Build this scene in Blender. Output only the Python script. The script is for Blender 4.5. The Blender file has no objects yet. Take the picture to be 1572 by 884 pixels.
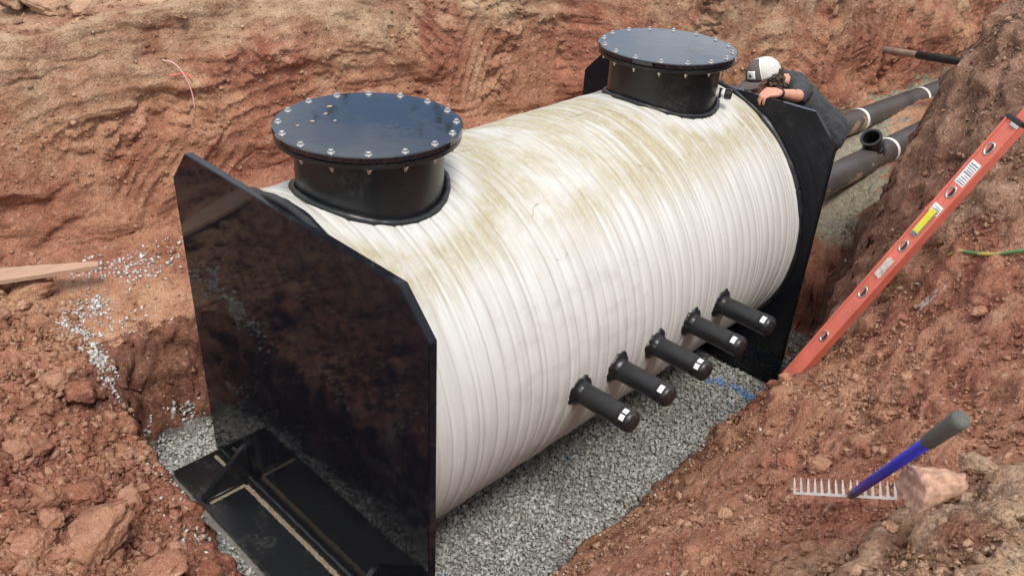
import bpy, bmesh, math, random
import numpy as np
from mathutils import Vector, Matrix
from math import radians, pi, sin, cos

random.seed(7)
rng = np.random.default_rng(7)
S = bpy.context.scene
COL = S.collection

# ------------------------------------------------------------------ camera
cam = bpy.data.cameras.new('camera')
cam.sensor_width = 36.0
cam.lens = 36.0 * 1321.45 / 1572.0
cam.clip_start = 0.05
cam.clip_end = 800
camo = bpy.data.objects.new('camera', cam)
COL.objects.link(camo)
camo.location = (-1.8831, -3.2971, 3.9256)
camo.rotation_euler = (1.0403, -0.0498, -0.7886)
S.camera = camo

# ------------------------------------------------------------------ light
SUN_EL, SUN_AZ = radians(61), math.atan2(-0.85, -0.50)     # azimuth of the sun seen from the pit, from +x
sdir = Vector((cos(SUN_EL) * cos(SUN_AZ), cos(SUN_EL) * sin(SUN_AZ), sin(SUN_EL)))
W = bpy.data.worlds.new('World')
S.world = W
W.use_nodes = True
wn, wl = W.node_tree.nodes, W.node_tree.links
wn.clear()
wo = wn.new('ShaderNodeOutputWorld')
bg = wn.new('ShaderNodeBackground')
sky = wn.new('ShaderNodeTexSky')
sky.sky_type = 'NISHITA'
sky.sun_disc = False
sky.sun_elevation = SUN_EL
sky.sun_rotation = pi / 2 - SUN_AZ
sky.dust_density = 1.2
sky.ozone_density = 1.0
tc = wn.new('ShaderNodeTexCoord')
mp = wn.new('ShaderNodeMapping')
mp.inputs['Scale'].default_value = (1, 1, 2.2)
cn = wn.new('ShaderNodeTexNoise')
cn.inputs['Scale'].default_value = 2.3
cn.inputs['Detail'].default_value = 7
cn.inputs['Roughness'].default_value = 0.58
cr = wn.new('ShaderNodeValToRGB')
cr.color_ramp.elements[0].position = 0.32
cr.color_ramp.elements[1].position = 0.60
mx = wn.new('ShaderNodeMix')
mx.data_type = 'RGBA'
mx.inputs[7].default_value = (8.2, 8.1, 8.0, 1)          # bright thin cloud
wl.new(tc.outputs['Generated'], mp.inputs['Vector'])
wl.new(mp.outputs[0], cn.inputs['Vector'])
wl.new(cn.outputs['Fac'], cr.inputs[0])
wl.new(cr.outputs[0], mx.inputs[0])
wl.new(sky.outputs[0], mx.inputs[6])
wl.new(mx.outputs[2], bg.inputs['Color'])
bg.inputs['Strength'].default_value = 0.15
wl.new(bg.outputs[0], wo.inputs['Surface'])
sl = bpy.data.lights.new('sun', 'SUN')
sl.energy = 2.5
sl.angle = radians(17)
sl.color = (1.0, 0.94, 0.86)
slo = bpy.data.objects.new('sun', sl)
COL.objects.link(slo)
slo.rotation_euler = sdir.to_track_quat('Z', 'Y').to_euler()
slo.location = (4, -3, 9)
S.view_settings.view_transform = 'Standard'
S.view_settings.look = 'None'
S.view_settings.gamma = 1
S.view_settings.exposure = 0.30
S.view_settings.use_curve_mapping = False

# ------------------------------------------------------------------ helpers
def tag(o, label=None, cat=None, group=None, kind=None):
    for k, v in (('label', label), ('category', cat), ('group', group), ('kind', kind)):
        if v:
            o[k] = v
    return o

def link(name, me, mat=None, parent=None):
    o = bpy.data.objects.new(name, me)
    COL.objects.link(o)
    if mat is not None and len(me.materials) == 0:
        me.materials.append(mat)
    if parent is not None:
        o.parent = parent
    return o

def empty(name, loc=(0, 0, 0), label=None, cat=None, group=None):
    o = bpy.data.objects.new(name, None)
    COL.objects.link(o)
    o.location = loc
    o.empty_display_size = 0.1
    return tag(o, label, cat, group)

def mesh(name, v, f, smooth=False):
    me = bpy.data.meshes.new(name)
    me.from_pydata([tuple(p) for p in v], [], [tuple(q) for q in f])
    me.update()
    if smooth:
        me.polygons.foreach_set('use_smooth', np.ones(len(me.polygons), dtype=bool))
    return me

def np_mesh(name, v, f, smooth=False):
    """v (n,3), f (m,k) arrays"""
    me = bpy.data.meshes.new(name)
    v = np.ascontiguousarray(v, dtype=np.float32)
    f = np.ascontiguousarray(f, dtype=np.int32)
    k = f.shape[1]
    me.vertices.add(len(v))
    me.vertices.foreach_set('co', v.ravel())
    me.loops.add(f.size)
    me.loops.foreach_set('vertex_index', f.ravel())
    me.polygons.add(len(f))
    me.polygons.foreach_set('loop_start', np.arange(0, f.size, k, dtype=np.int32))
    me.polygons.foreach_set('loop_total', np.full(len(f), k, dtype=np.int32))
    if smooth:
        me.polygons.foreach_set('use_smooth', np.ones(len(f), dtype=bool))
    me.update(calc_edges=True)
    return me

def grid_faces(nr, nc, wrap=False):
    i = np.arange(nr - 1)[:, None]
    j = np.arange(nc if wrap else nc - 1)[None, :]
    j2 = (j + 1) % nc
    return np.stack([i * nc + j, i * nc + j2, (i + 1) * nc + j2, (i + 1) * nc + j], -1).reshape(-1, 4)

def bm_mesh(name, bm, smooth=False):
    me = bpy.data.meshes.new(name)
    bm.to_mesh(me)
    bm.free()
    if smooth:
        me.polygons.foreach_set('use_smooth', np.ones(len(me.polygons), dtype=bool))
    return me

def box_bm(bm, lo, hi, bevel=0.0, mtx=None):
    r = bmesh.ops.create_cube(bm, size=1.0)
    vs = r['verts']
    lo, hi = Vector(lo), Vector(hi)
    for v in vs:
        v.co = Vector(((lo.x + hi.x) / 2 + v.co.x * (hi.x - lo.x), (lo.y + hi.y) / 2 + v.co.y * (hi.y - lo.y), (lo.z + hi.z) / 2 + v.co.z * (hi.z - lo.z)))
    es = list({e for v in vs for e in v.link_edges})
    if bevel:
        bmesh.ops.bevel(bm, geom=es, offset=bevel, segments=2, affect='EDGES', profile=0.6)
    if mtx is not None:
        bmesh.ops.transform(bm, matrix=mtx, verts=[v for v in bm.verts if v in set(vs) or True])

def box(name, lo, hi, bevel=0.0):
    bm = bmesh.new()
    box_bm(bm, lo, hi, bevel)
    return bm_mesh(name, bm)

def prism(name, poly, x0, x1, bevel=0.0):
    """polygon in the (y,z) plane extruded along x"""
    bm = bmesh.new()
    a = [bm.verts.new((x0, y, z)) for y, z in poly]
    fc = bm.faces.new(a)
    r = bmesh.ops.extrude_face_region(bm, geom=[fc])
    bmesh.ops.translate(bm, vec=(x1 - x0, 0, 0), verts=[g for g in r['geom'] if isinstance(g, bmesh.types.BMVert)])
    bmesh.ops.recalc_face_normals(bm, faces=bm.faces)
    if bevel:
        bmesh.ops.bevel(bm, geom=list(bm.edges), offset=bevel, segments=2, affect='EDGES')
    return bm_mesh(name, bm)

def lathe(name, prof, seg=48, smooth=True, axis='Z', caps=True):
    """prof: list of (r, z)"""
    t = np.linspace(0, 2 * pi, seg, endpoint=False)
    pr = np.array(prof)
    v = np.stack([pr[:, 0:1] * np.cos(t), pr[:, 0:1] * np.sin(t), np.repeat(pr[:, 1:2], seg, 1)], -1).reshape(-1, 3)
    f = grid_faces(len(pr), seg, True).tolist()
    n = len(pr)
    if caps:
        f.append(list(range(seg))[::-1])
        f.append(list(range((n - 1) * seg, n * seg)))
    if axis == 'Y':      # along -y
        v = np.stack([v[:, 0], -v[:, 2], v[:, 1]], -1)
    me = mesh(name, v, f, smooth)
    return me

def sharp(me, deg=35):
    me.polygons.foreach_set('use_smooth', np.ones(len(me.polygons), dtype=bool))
    bm = bmesh.new()
    bm.from_mesh(me)
    for e in bm.edges:
        e.smooth = not (len(e.link_faces) == 2 and e.calc_face_angle(0) > radians(deg))
    bm.to_mesh(me)
    bm.free()
    return me

def tube(name, pts, rad, seg=10, caps=True, smooth=True):
    P = [Vector(p) for p in pts]
    n = len(P)
    rad = rad if hasattr(rad, '__len__') else [rad] * n
    v = []
    up = None
    for i in range(n):
        t = (P[min(i + 1, n - 1)] - P[max(i - 1, 0)]).normalized()
        if up is None:
            up = t.orthogonal().normalized()
        a = (up - t * up.dot(t)).normalized()
        up = a
        b = t.cross(a)
        for k in range(seg):
            q = 2 * pi * k / seg
            v.append(P[i] + (a * cos(q) + b * sin(q)) * rad[i])
    f = grid_faces(n, seg, True).tolist()
    if caps:
        f.append(list(range(seg))[::-1])
        f.append(list(range((n - 1) * seg, n * seg)))
    return mesh(name, v, f, smooth)

def spline(pts, n=12):
    P = [Vector(p) for p in pts]
    P = [P[0] * 2 - P[1]] + P + [P[-1] * 2 - P[-2]]
    out = []
    for i in range(1, len(P) - 2):
        for k in range(n):
            t = k / n
            a, b, c, d = P[i - 1], P[i], P[i + 1], P[i + 2]
            out.append(0.5 * (2 * b + (c - a) * t + (2 * a - 5 * b + 4 * c - d) * t * t + (3 * b - a - 3 * c + d) * t ** 3))
    out.append(P[-2])
    return out

# --- numpy gradient noise
def _h(ix, iy, iz, s):
    with np.errstate(over='ignore'):
        h = (ix.astype(np.uint32) * np.uint32(374761393) + iy.astype(np.uint32) * np.uint32(668265263) + iz.astype(np.uint32) * np.uint32(2147483647) + np.uint32(s) * np.uint32(1274126177))
        h = (h ^ (h >> np.uint32(13))) * np.uint32(1274126177)
        h = (h ^ (h >> np.uint32(15))) * np.uint32(2246822519)
        return h ^ (h >> np.uint32(16))

_G = np.array([[1, 1, 0], [-1, 1, 0], [1, -1, 0], [-1, -1, 0], [1, 0, 1], [-1, 0, 1], [1, 0, -1], [-1, 0, -1], [0, 1, 1], [0, -1, 1], [0, 1, -1], [0, -1, -1], [1, 1, 0], [-1, 1, 0], [0, -1, 1], [0, -1, -1]], dtype=np.float32)

def noise(x, y, z=0.0, seed=0):
    x, y, z = np.broadcast_arrays(np.asarray(x, np.float32), np.asarray(y, np.float32), np.asarray(z, np.float32))
    fx, fy, fz = np.floor(x), np.floor(y), np.floor(z)
    ix, iy, iz = fx.astype(np.int64), fy.astype(np.int64), fz.astype(np.int64)
    x, y, z = x - fx, y - fy, z - fz
    u, v, w = [t * t * t * (t * (t * 6 - 15) + 10) for t in (x, y, z)]
    out = 0
    for dx in (0, 1):
        for dy in (0, 1):
            for dz in (0, 1):
                g = _G[(_h(ix + dx, iy + dy, iz + dz, seed) & np.uint32(15)).astype(np.int64)]
                d = g[..., 0] * (x - dx) + g[..., 1] * (y - dy) + g[..., 2] * (z - dz)
                out = out + d * (u if dx else 1 - u) * (v if dy else 1 - v) * (w if dz else 1 - w)
    return out

def fbm(x, y, z=0.0, oct=5, seed=0, gain=0.5, ridged=False):
    a, s, f = 1.0, 0, 1.0
    for o in range(oct):
        n = noise(x * f + o * 7.3, y * f - o * 3.1, np.asarray(z) * f + o * 1.7, seed + o)
        s = s + a * ((0.5 - np.abs(n) * 1.6) if ridged else n)
        a *= gain
        f *= 2.03
    return s

def sstep(a, b, x):
    t = np.clip((x - a) / (b - a), 0, 1)
    return t * t * (3 - 2 * t)

# ------------------------------------------------------------------ materials
class NT:
    def __init__(self, name):
        self.m = bpy.data.materials.new(name)
        self.m.use_nodes = True
        self.n = self.m.node_tree.nodes
        self.l = self.m.node_tree.links
        self.p = self.n['Principled BSDF']
    def new(self, t, **kw):
        o = self.n.new(t)
        for k, v in kw.items():
            setattr(o, k, v)
        return o
    def set(self, sock, v):
        if isinstance(v, bpy.types.NodeSocket):
            self.l.new(v, sock)
        else:
            sock.default_value = v
    def noise(self, vec, scale, detail=5, rough=0.55, dist=0.0):
        o = self.new('ShaderNodeTexNoise')
        if vec is not None:
            self.l.new(vec, o.inputs['Vector'])
        o.inputs['Scale'].default_value = scale
        o.inputs['Detail'].default_value = detail
        o.inputs['Roughness'].default_value = rough
        o.inputs['Distortion'].default_value = dist
        return o.outputs['Fac']
    def ramp(self, fac, a, b, ca=(0, 0, 0, 1), cb=(1, 1, 1, 1)):
        o = self.new('ShaderNodeValToRGB')
        e = o.color_ramp.elements
        e[0].position, e[1].position = a, b
        e[0].color, e[1].color = ca, cb
        self.l.new(fac, o.inputs[0])
        return o.outputs[0]
    def mix(self, fac, a, b, mode='MIX'):
        o = self.new('ShaderNodeMix', data_type='RGBA', blend_type=mode)
        self.set(o.inputs[0], fac)
        self.set(o.inputs[6], a)
        self.set(o.inputs[7], b)
        return o.outputs[2]
    def math(self, op, a, b=0.0, c=None, clamp=False):
        o = self.new('ShaderNodeMath', operation=op, use_clamp=clamp)
        self.set(o.inputs[0], a)
        self.set(o.inputs[1], b)
        if c is not None:
            self.set(o.inputs[2], c)
        return o.outputs[0]
    def bump(self, h, strength, dist, prev=None):
        o = self.new('ShaderNodeBump')
        o.inputs['Strength'].default_value = strength
        o.inputs['Distance'].default_value = dist
        self.l.new(h, o.inputs['Height'])
        if prev is not None:
            self.l.new(prev, o.inputs['Normal'])
        return o.outputs[0]
    def pos(self):
        return self.new('ShaderNodeNewGeometry').outputs['Position']
    def obj(self):
        return self.new('ShaderNodeTexCoord').outputs['Object']
    def sep(self, v):
        o = self.new('ShaderNodeSeparateXYZ')
        self.l.new(v, o.inputs[0])
        return o.outputs
    def mapping(self, v, scale):
        o = self.new('ShaderNodeMapping')
        o.inputs['Scale'].default_value = scale
        self.l.new(v, o.inputs['Vector'])
        return o.outputs[0]
    def base(self, v):
        self.set(self.p.inputs['Base Color'], v)
    def rough(self, v):
        self.set(self.p.inputs['Roughness'], v)
    def normal(self, v):
        self.l.new(v, self.p.inputs['Normal'])

def rgb(r, g, b):
    return (r, g, b, 1)

def soil_material(name, tint=False):
    t = NT(name)
    P = t.pos()
    s = t.sep(P)
    n1 = t.noise(P, 0.9, 6, 0.6)
    n2 = t.noise(P, 5.0, 6, 0.62)
    n3 = t.noise(P, 26, 5, 0.65)
    n4 = t.noise(P, 110, 3, 0.6)
    red = t.mix(t.ramp(n2, 0.36, 0.66), rgb(0.225, 0.088, 0.056), rgb(0.375, 0.170, 0.112))
    ora = t.mix(t.ramp(n2, 0.35, 0.68), rgb(0.31, 0.148, 0.086), rgb(0.48, 0.285, 0.182))
    c = t.mix(t.ramp(n1, 0.44, 0.62), red, ora)
    tan = t.mix(t.ramp(n2, 0.34, 0.68), rgb(0.225, 0.135, 0.084), rgb(0.45, 0.312, 0.208))
    zz = t.math('ADD', s[2], t.math('MULTIPLY', t.math('SUBTRACT', n1, 0.5), 1.7))
    zz = t.math('ADD', zz, t.math('MULTIPLY', t.math('SUBTRACT', n2, 0.5), 0.8))
    c = t.mix(t.ramp(t.math('MULTIPLY', zz, 0.25), 0.475, 0.60), c, tan)
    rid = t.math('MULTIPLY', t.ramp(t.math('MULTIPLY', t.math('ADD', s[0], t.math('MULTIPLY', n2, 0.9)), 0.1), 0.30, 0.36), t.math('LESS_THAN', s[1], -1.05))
    c = t.mix(t.math('MULTIPLY', rid, 0.75), c, t.mix(t.ramp(n2, 0.36, 0.64), rgb(0.125, 0.062, 0.046), rgb(0.27, 0.150, 0.108)))  # darker ridge soil, partly the shade of its face put into the colour
    damp_shade = t.math('MULTIPLY', t.math('LESS_THAN', t.math('ADD', s[2], t.math('MULTIPLY', n2, 0.35)), 0.92), t.math('GREATER_THAN', s[1], 1.1))  # damp clay low in the hole, with the wall's shade painted in
    c = t.mix(t.math('MULTIPLY', damp_shade, 0.8), c, t.mix(t.ramp(n3, 0.3, 0.7), rgb(0.115, 0.046, 0.033), rgb(0.20, 0.088, 0.062)))
    # pale grey silt on the trench bottom and along its back wall
    silt = t.mix(t.ramp(n3, 0.3, 0.7), rgb(0.21, 0.19, 0.14), rgb(0.34, 0.31, 0.235))
    mx_ = t.ramp(t.math('MULTIPLY', t.math('ADD', s[0], t.math('MULTIPLY', n2, 0.6)), 0.1), 0.455, 0.475)
    mz_ = t.ramp(t.math('ADD', s[2], t.math('MULTIPLY', t.math('SUBTRACT', n2, 0.5), 0.7)), 1.06, 1.17, rgb(1, 1, 1), rgb(0, 0, 0)) if False else t.math('LESS_THAN', t.math('ADD', s[2], t.math('MULTIPLY', t.math('SUBTRACT', n2, 0.5), 0.7)), 1.14)
    c = t.mix(t.math('MULTIPLY', mx_, mz_), c, silt)
    # stone dust where the bedding lies
    inpit = t.math('MULTIPLY', t.math('LESS_THAN', t.math('ADD', s[2], t.math('MULTIPLY', n3, 0.06)), 0.11), t.math('LESS_THAN', s[0], 4.2))
    c = t.mix(inpit, c, t.mix(n3, rgb(0.16, 0.155, 0.14), rgb(0.30, 0.29, 0.27)))
    # pale stony flecks and dark crumbs
    c = t.mix(t.math('MULTIPLY', t.ramp(n3, 0.58, 0.70), 0.5), c, rgb(0.58, 0.43, 0.33))
    c = t.mix(t.math('MULTIPLY', t.ramp(n3, 0.30, 0.42, rgb(1, 1, 1), rgb(0, 0, 0)), 0.6), c, rgb(0.105, 0.045, 0.028))
    c = t.mix(0.35, c, t.ramp(n4, 0.3, 0.7), 'OVERLAY')
    if tint:
        a = t.new('ShaderNodeAttribute', attribute_name='tint').outputs['Fac']
        c = t.mix(t.math('MULTIPLY', t.ramp(a, 0.45, 1.0), 0.55), c, rgb(0.60, 0.40, 0.27))
        c = t.mix(t.math('MULTIPLY', t.ramp(a, 0.0, 0.4, rgb(1, 1, 1), rgb(0, 0, 0)), 0.5), c, rgb(0.19, 0.075, 0.045))
    t.base(c)
    t.rough(0.95)
    t.p.inputs['Specular IOR Level'].default_value = 0.15
    vr = t.new('ShaderNodeTexVoronoi')
    vr.inputs['Scale'].default_value = 48
    t.l.new(P, vr.inputs['Vector'])
    b = t.bump(n3, 0.8, 0.035)
    b = t.bump(vr.outputs['Distance'], 0.18, 0.010, b)
    b = t.bump(n4, 0.6, 0.008, b)
    t.normal(b)
    return t.m

M = {}
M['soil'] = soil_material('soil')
M['clod'] = soil_material('clod', True)

def gravel_material(name, lo, hi):
    t = NT(name)
    a = t.new('ShaderNodeAttribute', attribute_name='tint').outputs['Fac']
    n = t.noise(t.pos(), 90, 4)
    c = t.mix(a, lo, hi)
    c = t.mix(0.4, c, t.ramp(n, 0.3, 0.7), 'OVERLAY')
    bl = t.new('ShaderNodeAttribute', attribute_name='paint').outputs['Fac']
    c = t.mix(bl, c, rgb(0.07, 0.25, 0.62))
    t.base(c)
    t.rough(0.85)
    t.normal(t.bump(n, 0.4, 0.004))
    return t.m
M['gravel'] = gravel_material('grey_gravel', rgb(0.25, 0.255, 0.24), rgb(0.46, 0.465, 0.445))
M['white_gravel'] = gravel_material('pale_gravel', rgb(0.33, 0.33, 0.33), rgb(0.64, 0.64, 0.63))

def tank_material():
    t = NT('white_ribbed_plastic')
    uv = t.new('ShaderNodeUVMap', uv_map='UVMap').outputs[0]
    s = t.sep(uv)                              # u = metres along the tank, v = metres down from the crown
    nb = t.noise(t.mapping(uv, (1.5, 1.3, 1)), 1.0, 5, 0.6, 0.3)
    st = t.noise(t.mapping(uv, (26, 1.5, 1)), 1.0, 5, 0.62)
    st2 = t.noise(t.mapping(uv, (70, 2.2, 1)), 1.0, 4, 0.6)
    base = t.mix(t.ramp(st, 0.3, 0.7), rgb(0.495, 0.495, 0.475), rgb(0.605, 0.61, 0.59))
    # tan algae and dust streaks on the upper flank
    m = t.math('MULTIPLY', t.ramp(nb, 0.37, 0.52), t.ramp(st, 0.37, 0.50))
    low = t.math('ADD', s[1], t.math('MULTIPLY', t.math('SUBTRACT', st, 0.5), 1.1))
    m = t.math('MULTIPLY', m, t.ramp(low, 0.66, 0.95, rgb(1, 1, 1), rgb(0, 0, 0)))
    for cx in (0.5418, 3.0212):                # wiped clean round the risers
        dx = t.math('SUBTRACT', s[0], cx)
        d = t.math('SQRT', t.math('ADD', t.math('MULTIPLY', dx, dx), t.math('MULTIPLY', s[1], s[1])))
        d = t.math('ADD', d, t.math('MULTIPLY', t.math('SUBTRACT', st, 0.5), 0.28))
        m = t.math('MULTIPLY', m, t.ramp(d, 0.50, 0.60))
    c = t.mix(t.math('MULTIPLY', t.math('MULTIPLY', m, t.ramp(t.noise(t.mapping(uv, (38, 16, 1)), 1.0, 6, 0.7), 0.25, 0.48)), 1.0), base, t.mix(st2, rgb(0.28, 0.24, 0.15), rgb(0.49, 0.435, 0.31)))
    # overall weathering of the crown
    w = t.math('MULTIPLY', t.ramp(st2, 0.42, 0.66), t.ramp(low, 0.2, 1.2, rgb(1, 1, 1), rgb(0, 0, 0)))
    c = t.mix(t.math('MULTIPLY', w, 0.6), c, rgb(0.36, 0.33, 0.25))
    # grey smudges
    sm = t.noise(t.mapping(uv, (5, 9, 1)), 1.0, 4, 0.6)
    band = t.math('MULTIPLY', t.ramp(s[1], 0.97, 1.01), t.ramp(s[1], 1.07, 1.12, rgb(1, 1, 1), rgb(0, 0, 0)))
    band = t.math('MULTIPLY', band, t.math('MULTIPLY', t.ramp(s[0], 0.5, 0.7), t.ramp(s[0], 1.7, 1.85, rgb(1, 1, 1), rgb(0, 0, 0)) if False else t.math('LESS_THAN', s[0], 1.75)))
    c = t.mix(t.math('MULTIPLY', t.math('MULTIPLY', band, t.ramp(sm, 0.48, 0.62)), 0.30), c, rgb(0.40, 0.38, 0.36))
    c = t.mix(t.math('MULTIPLY', t.ramp(sm, 0.60, 0.72), 0.12), c, rgb(0.42, 0.40, 0.37))
    # dirt held in the grooves
    g = t.new('ShaderNodeAttribute', attribute_name='groove').outputs['Fac']
    c = t.mix(t.math('MULTIPLY', g, t.math('MULTIPLY', t.ramp(st2, 0.35, 0.6), 0.6)), c, rgb(0.33, 0.29, 0.23))
    t.base(c)
    t.rough(0.58)
    t.p.inputs['Specular IOR Level'].default_value = 0.25
    t.normal(t.bump(t.noise(t.mapping(uv, (60, 8, 1)), 1.0, 4), 0.12, 0.01))
    return t.m
M['tank'] = tank_material()

def black_plastic(name, rough, dust=0.05, scale=2.2, wav=0.0, col=(0.010, 0.011, 0.013)):
    t = NT(name)
    P = t.obj()
    n = t.noise(P, scale, 6, 0.6)
    n2 = t.noise(P, scale * 8, 5, 0.65)
    mk = t.math('MULTIPLY', t.ramp(n, 0.52, 0.70), t.ramp(n2, 0.40, 0.65))
    t.base(t.mix(t.math('MULTIPLY', mk, dust), rgb(*col), rgb(0.36, 0.34, 0.32)))
    t.rough(t.math('ADD', t.math('MULTIPLY', mk, 0.25), rough))
    t.p.inputs['IOR'].default_value = 1.5
    if wav:
        t.normal(t.bump(t.noise(P, 3.0, 2), wav, 0.02))
    return t.m
M['plate'] = black_plastic('glossy_black_sheet', 0.05, 0.07, 1.6, 0.05, col=(0.008, 0.009, 0.013))
M['plate'].node_tree.nodes['Principled BSDF'].inputs['IOR'].default_value = 1.31
M['lid'] = black_plastic('glossy_black_lid', 0.05, 0.05, 3.0, 0.06, col=(0.006, 0.007, 0.011))
M['lid'].node_tree.nodes['Principled BSDF'].inputs['IOR'].default_value = 1.72
M['neck'] = black_plastic('black_plastic', 0.30, 0.05, 5.0)
M['pipeblk'] = black_plastic('black_pipe_plastic', 0.34, 0.09, 9.0, col=(0.013, 0.0135, 0.015))
M['weld'] = black_plastic('black_weld_plastic', 0.36, 0.05, 9.0, 0.3)
M['shelf'] = black_plastic('dusty_black_sheet', 0.22, 0.12, 4.0, col=(0.007, 0.008, 0.010))

def plain(name, col, rough=0.5, metal=0.0, var=0.25, scale=14, bump=0.0):
    t = NT(name)
    n = t.noise(t.obj(), scale, 5, 0.6)
    t.base(t.mix(t.ramp(n, 0.3, 0.7), rgb(*[c * (1 - var) for c in col]), rgb(*[min(1, c * (1 + var)) for c in col])))
    t.rough(rough)
    t.p.inputs['Metallic'].default_value = metal
    if bump:
        t.normal(t.bump(n, bump, 0.01))
    return t.m
M['steel'] = plain('zinc_steel', (0.62, 0.62, 0.62), 0.32, 1.0, 0.1)
M['white'] = plain('white_plastic', (0.75, 0.75, 0.73), 0.4, 0, 0.06)
M['sticker'] = plain('white_sticker', (0.78, 0.78, 0.78), 0.5, 0, 0.05)
M['ink'] = plain('grey_print', (0.16, 0.17, 0.20), 0.6, 0, 0.1)
M['sand'] = plain('tan_sand', (0.19, 0.155, 0.105), 0.95, 0, 0.3, 40, 0.5)
M['glint'] = plain('pale_glint', (0.32, 0.25, 0.19), 0.8, 0, 0.3, 40)  # colour of the glints painted on the lid

# ------------------------------------------------------------------ terrain
CP = np.array([
    # left bank
    (-.64, -.3, .52), (-.54, .4, .47), (-.48, .8, .50), (-.44, 1.2, .62), (-.42, 1.7, .76), (-.2, 1.72, .80), (.15, 1.62, .82), (-.40, 2.0, .86), (0.1, 1.95, .90), (.5, 1.8, .92),
    (-.9, -.2, .74), (-.9, .6, .70), (-.8, 1.3, .78), (-1.25, 0, .95), (-1.2, 1.0, .92), (-1.6, -.5, 1.2), (-1.2, -1.1, 1.25), (-2.3, .5, 1.25), (-2.2, 2, 1.2),
    (-.9, 2.1, 1.0), (-.3, 2.4, 1.02), (.5, 2.3, 1.05), (2, 2.0, 1.2), (3.5, 1.9, 1.2), (1.4, 1.55, 1.1), (2.8, 1.5, 1.15), (-.8, -1.9, 1.6), (-1.5, -3, 2.15), (-2.6, -3, 2.3), (-3.4, -1, 1.8), (-3.4, 2.5, 1.4), (-1.2, 2.8, 1.1), (1, 2.8, 1.15), (3, 2.8, 1.3),
    # right slope
    (-.3, -1.6, .7), (-.2, -2.2, 1.4), (.1, -1.3, .34), (.8, -1.3, .30), (1.4, -1.3, .28), (2.0, -1.3, .32), (2.5, -1.28, .24), (3.1, -1.25, .16), (3.5, -1.25, .14), (3.9, -1.25, .55),
    (.2, -1.75, .86), (.9, -1.75, .80), (1.6, -1.7, .76), (2.3, -1.70, .99), (2.18, -1.60, .93), (2.75, -1.45, .42),
    (.5, -2.15, 1.20), (1.1, -2.15, 1.15), (1.7, -2.15, 1.20), (2.3, -2.1, 1.42), (2.8, -1.9, 1.55), (3.15, -1.65, 1.35),
    (.95, -2.5, 1.44), (.45, -2.5, 1.40), (1.5, -2.6, 1.60), (2.1, -2.55, 1.80), (2.7, -2.4, 2.12), (3.1, -2.0, 2.15),
    (0.0, -2.75, 1.90), (.38, -2.86, 2.04), (.60, -3.0, 2.20), (1.0, -2.80, 1.62), (.72, -2.72, 1.60), (1.4, -3.0, 1.92), (2.0, -3.0, 2.2), (.2, -3.1, 2.40), (-.4, -3.0, 2.28), (-.6, -2.5, 1.8), (.5, -3.5, 2.5), (2, -3.6, 2.55), (3.2, -2.8, 2.5), (-.6, -4, 2.4), (1, -4.5, 2.5), (3, -4.5, 2.6), (-3, -4.5, 2.4),
    # ridge beside the trench
    (3.5, -1.55, 2.0), (3.9, -1.5, 2.32), (4.5, -1.5, 2.50), (5.7, -1.5, 2.58), (8, -1.5, 2.65), (4.2, -2.2, 2.6), (6, -2.5, 2.75), (8.5, -3, 2.8), (5, -4.3, 2.8), (9, -4.5, 2.8),
    (4.3, -1.15, 1.1), (5.0, -1.12, 1.12), (6.5, -1.1, 1.15), (8.5, -1.1, 1.2),
    # trench floor
    (4.05, -.7, .86), (4.1, .2, .9), (4.3, -.3, .92), (5, -.3, 1.0), (5, .4, 1.02), (6.5, -.3, 1.02), (8.5, -.4, 1.05), (6, .6, 1.05), (8.5, .6, 1.1), (4.2, 1.2, 1.05), (9, 2.8, 1.2), (6, 2.8, 1.2)])

def tps_fit(C):
    n = len(C)
    d2 = ((C[:, None, :2] - C[None, :, :2]) ** 2).sum(-1)
    K = np.where(d2 > 0, 0.5 * d2 * np.log(d2 + 1e-12), 0) + np.eye(n) * 0.01
    Pm = np.c_[np.ones(n), C[:, :2]]
    A = np.block([[K, Pm], [Pm.T, np.zeros((3, 3))]])
    return np.linalg.solve(A, np.r_[C[:, 2], 0, 0, 0])
TW = tps_fit(CP)

def bank(x, y):
    sh = np.shape(x)
    x, y = np.ravel(x), np.ravel(y)
    out = TW[-3] + TW[-2] * x + TW[-1] * y
    for (cx, cy, _), w in zip(CP, TW):
        d2 = (x - cx) ** 2 + (y - cy) ** 2 + 1e-12
        out = out + w * 0.5 * d2 * np.log(d2)
    return np.clip(out, 0.12, 3.0).reshape(sh)

PIT = np.array([(-.58, -1.18), (-.54, -.3), (-.435, .65), (-.375, 1.02), (-.33, 1.25), (-.18, 1.35), (.2, 1.31), (1, 1.32), (3.7, 1.38), (3.95, .6), (4.0, -.6), (4.05, -1.08), (3.4, -1.14), (2.5, -1.13), (1.4, -1.14), (.6, -1.2)])

def pit_dist(x, y):
    """signed distance to the pit outline, positive outside"""
    best = np.full(np.shape(x), 1e9)
    inside = np.zeros(np.shape(x), bool)
    n = len(PIT)
    for i in range(n):
        a, b = PIT[i], PIT[(i + 1) % n]
        e = b - a
        t = np.clip(((x - a[0]) * e[0] + (y - a[1]) * e[1]) / (e @ e), 0, 1)
        best = np.minimum(best, np.hypot(x - a[0] - t * e[0], y - a[1] - t * e[1]))
        c = (a[1] > y) != (b[1] > y)
        with np.errstate(divide='ignore', invalid='ignore'):
            xi = a[0] + (y - a[1]) * e[0] / e[1]
        inside ^= c & (x < xi)
    return np.where(inside, -best, best)

def floor_z(x, y):
    return -0.03 + 0.035 * fbm(x * 1.6, y * 1.6, oct=3, seed=40) + 0.04 * sstep(1.2, 1.6, y) + .22 * sstep(3.6, 4.0, x)

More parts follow.
